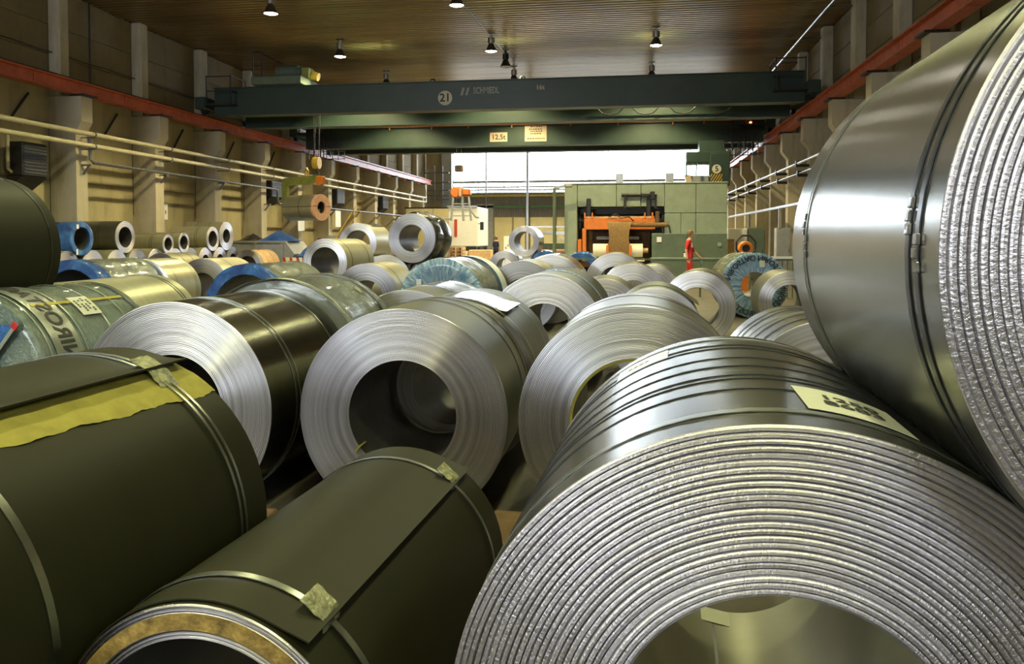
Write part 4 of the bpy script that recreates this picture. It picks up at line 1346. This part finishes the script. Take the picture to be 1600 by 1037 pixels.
heap(-14.55, 31.3, 1.48, 1.5, 1.2, .42, 'crumpled blue plastic sheet on the left of the skip')
heap(-15.75, 31.3, 1.48, .9, 1.2, .28, 'dark crumpled sheet beside the blue one on the skip', 'film_black')
heap(-13.05, 31.0, .85, 1.0, 1.0, .42, 'crumpled pale blue plastic sheet right of the skip')
o = MB().box((0, 0, .4), (1.0, .9, .8), bev=.02).build('timber_crate', 'wood', None, None, (-13.05, 31.0, .05))
tag(o, 'dark timber crate below the pale blue sheet', 'crate')
bd = thing('warning_board', 'red and white striped board before the skip', 'board', (-13.05, 29.2, .55))
MB().box((0, 0, .15), (.8, .03, .3)).build('board', 'cream', bd)
for k in range(3):
    MB().prism([(-.36 + .28 * k, 0), (-.22 + .28 * k, 0), (-.30 + .28 * k, .3), (-.44 + .28 * k + .04, .3)], -.022, -.016).build('stripe', 'red_ink', bd)
for x in (-.3, .3):
    MB().box((x, .03, -.2), (.05, .04, .6)).build('leg', 'wood', bd)
st = thing('step_ladder', 'yellow stairway behind the olive ring coil', 'stairs', (-12.9, 34.5, .05))
for y in (0, .7):
    MB().prism([(-.9, 0), (-.75, 0), (.65, 2.1), (.5, 2.1)], y - .03, y + .03).build('stringer', 'yellow', st)
for k in range(7):
    MB().box((-.75 + .19 * k, .35, .22 + .28 * k), (.24, .66, .03)).build('tread', 'orange', st)
for y in (0, .7):
    MB().tube([(-.85, y, .9), (.55, y, 3.0)], .025, 6).build('handrail', 'yellow', st)
wb_ = thing('work_bench', 'wooden bench with boxes below the hanging coil', 'bench', (-13.6, 36.2, .05))
MB().box((0, 0, 1.2), (2.6, .8, .08)).build('bench_top', 'pale_wood', wb_)
for x in (-1.2, 1.2):
    MB().box((x, 0, .58), (.1, .7, 1.16)).build('leg', 'wood', wb_)
for (x, w, h, mt, lb) in ((-.45, .5, .45, 'grey_paint', 'grey box on the bench'), (.2, .75, .62, 'galv', 'taller grey box on the bench'), (-1.0, .4, .3, 'black', 'black low box on the bench')):
    o = MB().box((0, 0, h / 2), (w, .5, h), bev=.02).build('storage_box', mt, None, None, (-13.6 + x, 36.2, 1.29))
    tag(o, lb, 'box', 'boxes on the bench')

# ------------------------------------------------------------------ far end of the hall
pt = thing('cream_partition', 'cream panelled booth at the far left', 'booth', (-14.45, 57, .05))
for x in (-1.05, 1.05):
    MB().box((x, 0, 1.85), (2.05, .12, 3.7), bev=.01).build('panel', 'panel', pt)
MB().box((0, .02, 3.75), (4.3, .2, .1)).build('top_rail', 'black', pt)
MB().box((0, 1.2, 1.8), (4.2, 2.2, 3.6)).build('booth_body', 'panel', pt)
tr = thing('lorry', 'white box lorry seen from behind at the far left', 'lorry', (-11.35, 53, .05))
MB().box((0, 2.0, 2.3), (2.05, 4.0, 2.7), bev=.04).build('box_body', 'white', tr)
MB().box((-.05, -.01, 3.68), (2.1, .1, .12)).build('roof_edge', 'galv', tr)
MB().box((-.5, -.03, 2.2), (.2, .04, 1.2)).build('red_panel', 'red_ink', tr)
MB().box((0, 2.0, .8), (1.9, 4.2, .3)).build('chassis', 'black', tr)
for x in (-.8, .8):
    for y in (.8, 3.2):
        MB().cyl((x - .15, y, .45), (x + .15, y, .45), .45, 18).build('wheel', 'black', tr, 40)
MB().box((0, -.06, .95), (2.0, .06, .1)).build('bumper', 'grey_paint', tr)
MB().box((1.3, .1, 2.35), (.24, .1, .55), bev=.04).box((1.12, .1, 2.5), (.2, .04, .04)).build('mirror', 'black', tr)
ps = thing('pallet_stack', 'stack of orange-brown wooden pallets before the lorry', 'pallets', (-9.1, 41, .05))
for k in range(6):
    m = MB()
    for j in range(5):
        m.box((0, -.32 + j * .16, k * .18 + .16), (.8, .11, .03))
    for x in (-.34, 0, .34):
        m.box((x, 0, k * .18 + .08), (.1, .75, .12))
    m.build('pallet', 'pale_wood', ps)
o = MB().box((0, 0, .45), (1.2, .8, .9), bev=.02).build('timber_crate', 'pale_wood', None, None, (-8.0, 42, .05))
tag(o, 'long pale crate right of the pallet stack', 'crate')
nb = thing('poster_stand', 'white panel with grey patches near the far worker', 'panel', (-7.6, 50, .05))
MB().box((0, 0, 1.15), (.86, .05, 1.0)).build('board', 'white', nb)
for k in range(6):
    MB().box((-.3 + .14 * k, -.03, .9 + .23 * ((k * 5) % 4) / 1.5), (.1, .006, .15)).build('patch', 'grey_paint', nb)
for x in (-.35, .35):
    MB().box((x, .03, .4), (.05, .05, .8)).build('leg', 'grey_paint', nb)
pb = thing('gallery', 'dark pipe gallery in the far left corner', 'gallery', (-15.9, 64.6, 5.0))
for z in (-.2, .1, .55, 1.2, 2.0):
    MB().tube([(-1.2, 0, z), (.4, 0, z), (.9, 0, z)], .06, 8).build('pipe', 'conduit', pb, 50)
for x in (-1.0, -.4, .3):
    MB().tube([(x, .1, -.6), (x, .1, 1.2), (x, .1, 2.6)], .05, 8).build('pipe', 'conduit', pb, 50)

# ------------------------------------------------------------------ people
def person(loc, rz, label, joints, edges, paint, extra=None, smat=None, name='person'):
    me = bpy.data.meshes.new('body')
    names = list(joints)
    me.from_pydata([joints[n][0] for n in names], [(names.index(a), names.index(b)) for a, b in edges], [])
    ob = bpy.data.objects.new('body', me)
    COL.objects.link(ob)
    ob.modifiers.new('skin', 'SKIN')
    for i, n in enumerate(names):
        r = joints[n][1]
        me.skin_vertices[0].data[i].radius = (r, r) if not isinstance(r, tuple) else r
    me.skin_vertices[0].data[names.index('pelvis')].use_root = True
    sb = ob.modifiers.new('sub', 'SUBSURF')
    sb.levels = sb.render_levels = 2
    dg = bpy.context.evaluated_depsgraph_get()
    m2 = bpy.data.meshes.new_from_object(ob.evaluated_get(dg))
    ob.modifiers.clear()
    ob.data = m2
    m2.materials.clear()
    for q in smat:
        m2.materials.append(M[q])
    for p in m2.polygons:
        p.material_index = paint(p.center)
    m2.shade_smooth()
    t = thing(name, label, 'person', loc, rz)
    ob.parent = t
    return t, ob
S = 1.0
def stand(arm_f, arm_b, lean=.02):
    """facing +x; y>0 is the far side (his left)"""
    J = {'pelvis': ((0, 0, .97), (.155, .12)), 'waist': ((.01, 0, 1.10), (.14, .115)), 'chest': ((.0, 0, 1.32), (.175, .125)), 'collar': ((.0, 0, 1.48), (.11, .085)),
         'neck': ((.02, 0, 1.55), .056), 'jaw': ((.05, 0, 1.63), (.066, .075)), 'brow': ((.045, 0, 1.71), (.082, .096)), 'crown': ((.02, 0, 1.77), (.06, .07))}
    E = [('pelvis', 'waist'), ('waist', 'chest'), ('chest', 'collar'), ('collar', 'neck'), ('neck', 'jaw'), ('jaw', 'brow'), ('brow', 'crown')]
    for s, tag_, sw, arm in ((-1, 'r', .10, arm_b), (1, 'l', -.12, arm_f)):
        J['hip' + tag_] = ((.0, s * .09, .90), .105)
        J['knee' + tag_] = ((sw * .6 + .03, s * .10, .50), .068)
        J['ankle' + tag_] = ((sw, s * .10, .09), .047)
        J['toe' + tag_] = ((sw + .17, s * .11, .045), .045)
        J['sh' + tag_] = ((-.01, s * .185, 1.43), .068)
        el, wr, hd = arm
        J['el' + tag_] = ((el[0], s * el[1], el[2]), .045)
        J['wr' + tag_] = ((wr[0], s * wr[1], wr[2]), .030)
        J['hand' + tag_] = ((hd[0], s * hd[1], hd[2]), (.038, .022))
        E += [('pelvis', 'hip' + tag_), ('hip' + tag_, 'knee' + tag_), ('knee' + tag_, 'ankle' + tag_), ('ankle' + tag_, 'toe' + tag_), ('collar', 'sh' + tag_), ('sh' + tag_, 'el' + tag_), ('el' + tag_, 'wr' + tag_), ('wr' + tag_, 'hand' + tag_)]
        d = Vector(hd) - Vector(wr)
        d.normalize()
        for f in range(4):
            b = Vector((hd[0] + (f - 1.5) * .018, s * hd[1], hd[2])) + Vector((d.x, s * d.y, d.z)) * .03
            tip = b + Vector((d.x + .25, s * d.y, d.z)) * (.05 + (.012 if f in (1, 2) else 0))
            J[f'f{f}{tag_}'] = (tuple(b), .0095)
            J[f't{f}{tag_}'] = (tuple(tip), .008)
            E += [('hand' + tag_, f'f{f}{tag_}'), (f'f{f}{tag_}', f't{f}{tag_}')]
        th = Vector((hd[0] + .045, s * hd[1] - s * .01, hd[2] + .0))
        J['th' + tag_] = (tuple(th), .010)
        J['tt' + tag_] = (tuple(th + Vector((.02, 0, -.045))), .0085)
        E += [('hand' + tag_, 'th' + tag_), ('th' + tag_, 'tt' + tag_)]
    return J, E
def head_parts(t, hair='hair'):
    m = MB().lathe([(0, .125), (.05, .118), (.085, .085), (.104, .03), (.104, -.03), (.098, -.06)], 20, 'Z', wob=lambda r, h, a, j: (r * (1.0 + .04 * math.sin(9 * a)), h if not (j > 3 and abs(a - PI * 2 * round(a / (2 * PI))) < 1.1) else .02))
    m.build('hair', hair, t, 60, (.02, 0, 1.705))
    m = MB()
    for s in (-1, 1):
        m.lathe([(0, .011), (.008, .008), (.011, 0), (.008, -.008), (0, -.011)], 8, 'Z')
    for s in (-1, 1):
        o = MB().lathe([(0, .011), (.008, .008), (.011, 0), (.008, -.008), (0, -.011)], 8, 'Z').build('eye', 'ink', t, 60, (.128, s * .034, 1.695))
        MB().lathe([(0, .03), (.013, .02), (.017, 0), (.012, -.022), (0, -.032)], 10, 'Z').build('ear', 'skin', t, 60, (.03, s * .083, 1.675))
    MB().prism([(.115, 1.69), (.158, 1.652), (.118, 1.645)], -.014, .014).build('nose', 'skin', t)
    MB().box((.118, 0, 1.615), (.012, .05, .01), bev=.003).build('mouth', 'red_cloth', t)
J, E = stand(((.08, .23, 1.17), (.25, .25, .98), (.32, .25, .92)), ((-.06, .24, 1.16), (-.02, .27, .92), (.0, .27, .85)))
def paint1(c):
    if c.z > 1.50:
        return 1
    arm = abs(c.y) > .20 and c.z < 1.45
    if arm:
        return 0 if c.z > 1.20 and abs(c.y) < .30 else (1 if c.z > .74 else 0)
    if c.z < .10:
        return 2
    if c.x > .08 and 1.26 < c.z < 1.5 and abs(c.y) < .12:
        return 3
    return 0
t, _b = person((1.88, 26.0, .05), R_(-14), 'worker in red overalls and white vest walking to the right', J, E, paint1, None, ['red_cloth', 'skin', 'black', 'white'])
head_parts(t)
MB().box((-.10, -.155, 1.02), (.10, .03, .14), bev=.01).build('pocket_rag', 'white', t)
MB().box((-.10, -.16, 1.11), (.10, .03, .06), bev=.01).build('pocket_tool', 'navy_cloth', t)
for s in (-1, 1):
    MB().box((.02, s * .09, 1.45), (.18, .04, .02), bev=.006).build('strap', 'red_cloth', t)
bt = MB().lathe([(0, 0), (.032, 0), (.034, .02), (.034, .13), (.014, .17), (.014, .20), (0, .2)], 14, 'Z').build('water_bottle', 'film_pale', None, 50, (1.88 + .40, 26.0 + .19, .05 + .74))
tag(bt, 'pale bottle held low in the red worker front hand', 'bottle')
J, E = stand(((.02, .24, 1.15), (.12, .25, .95), (.17, .25, .88)), ((-.02, .24, 1.15), (.1, .26, .95), (.15, .26, .88)))
J = {k: (tuple(q * .90 for q in v[0]), v[1]) for k, v in J.items()}
def paint2(c):
    if c.z > 1.36:
        return 1
    if abs(c.y) > .19 and c.z < 1.02:
        return 1 if c.z > .6 else 2
    return 0 if c.z > .82 else 2
t, _b = person((-7.69, 45, .05), R_(60), 'distant worker in a navy shirt by the far panel', J, E, paint2, None, ['navy_cloth', 'skin', 'black'])
head_parts(t)
for ch_ in t.children:
    if ch_.name.split('.')[0] != 'body':
        ch_.location = tuple(q * 1.0 for q in ch_.location)
        if ch_.name.split('.')[0] in ('hair', 'eye', 'ear'):
            ch_.location.z *= .90
        else:
            ch_.location.z -= .165
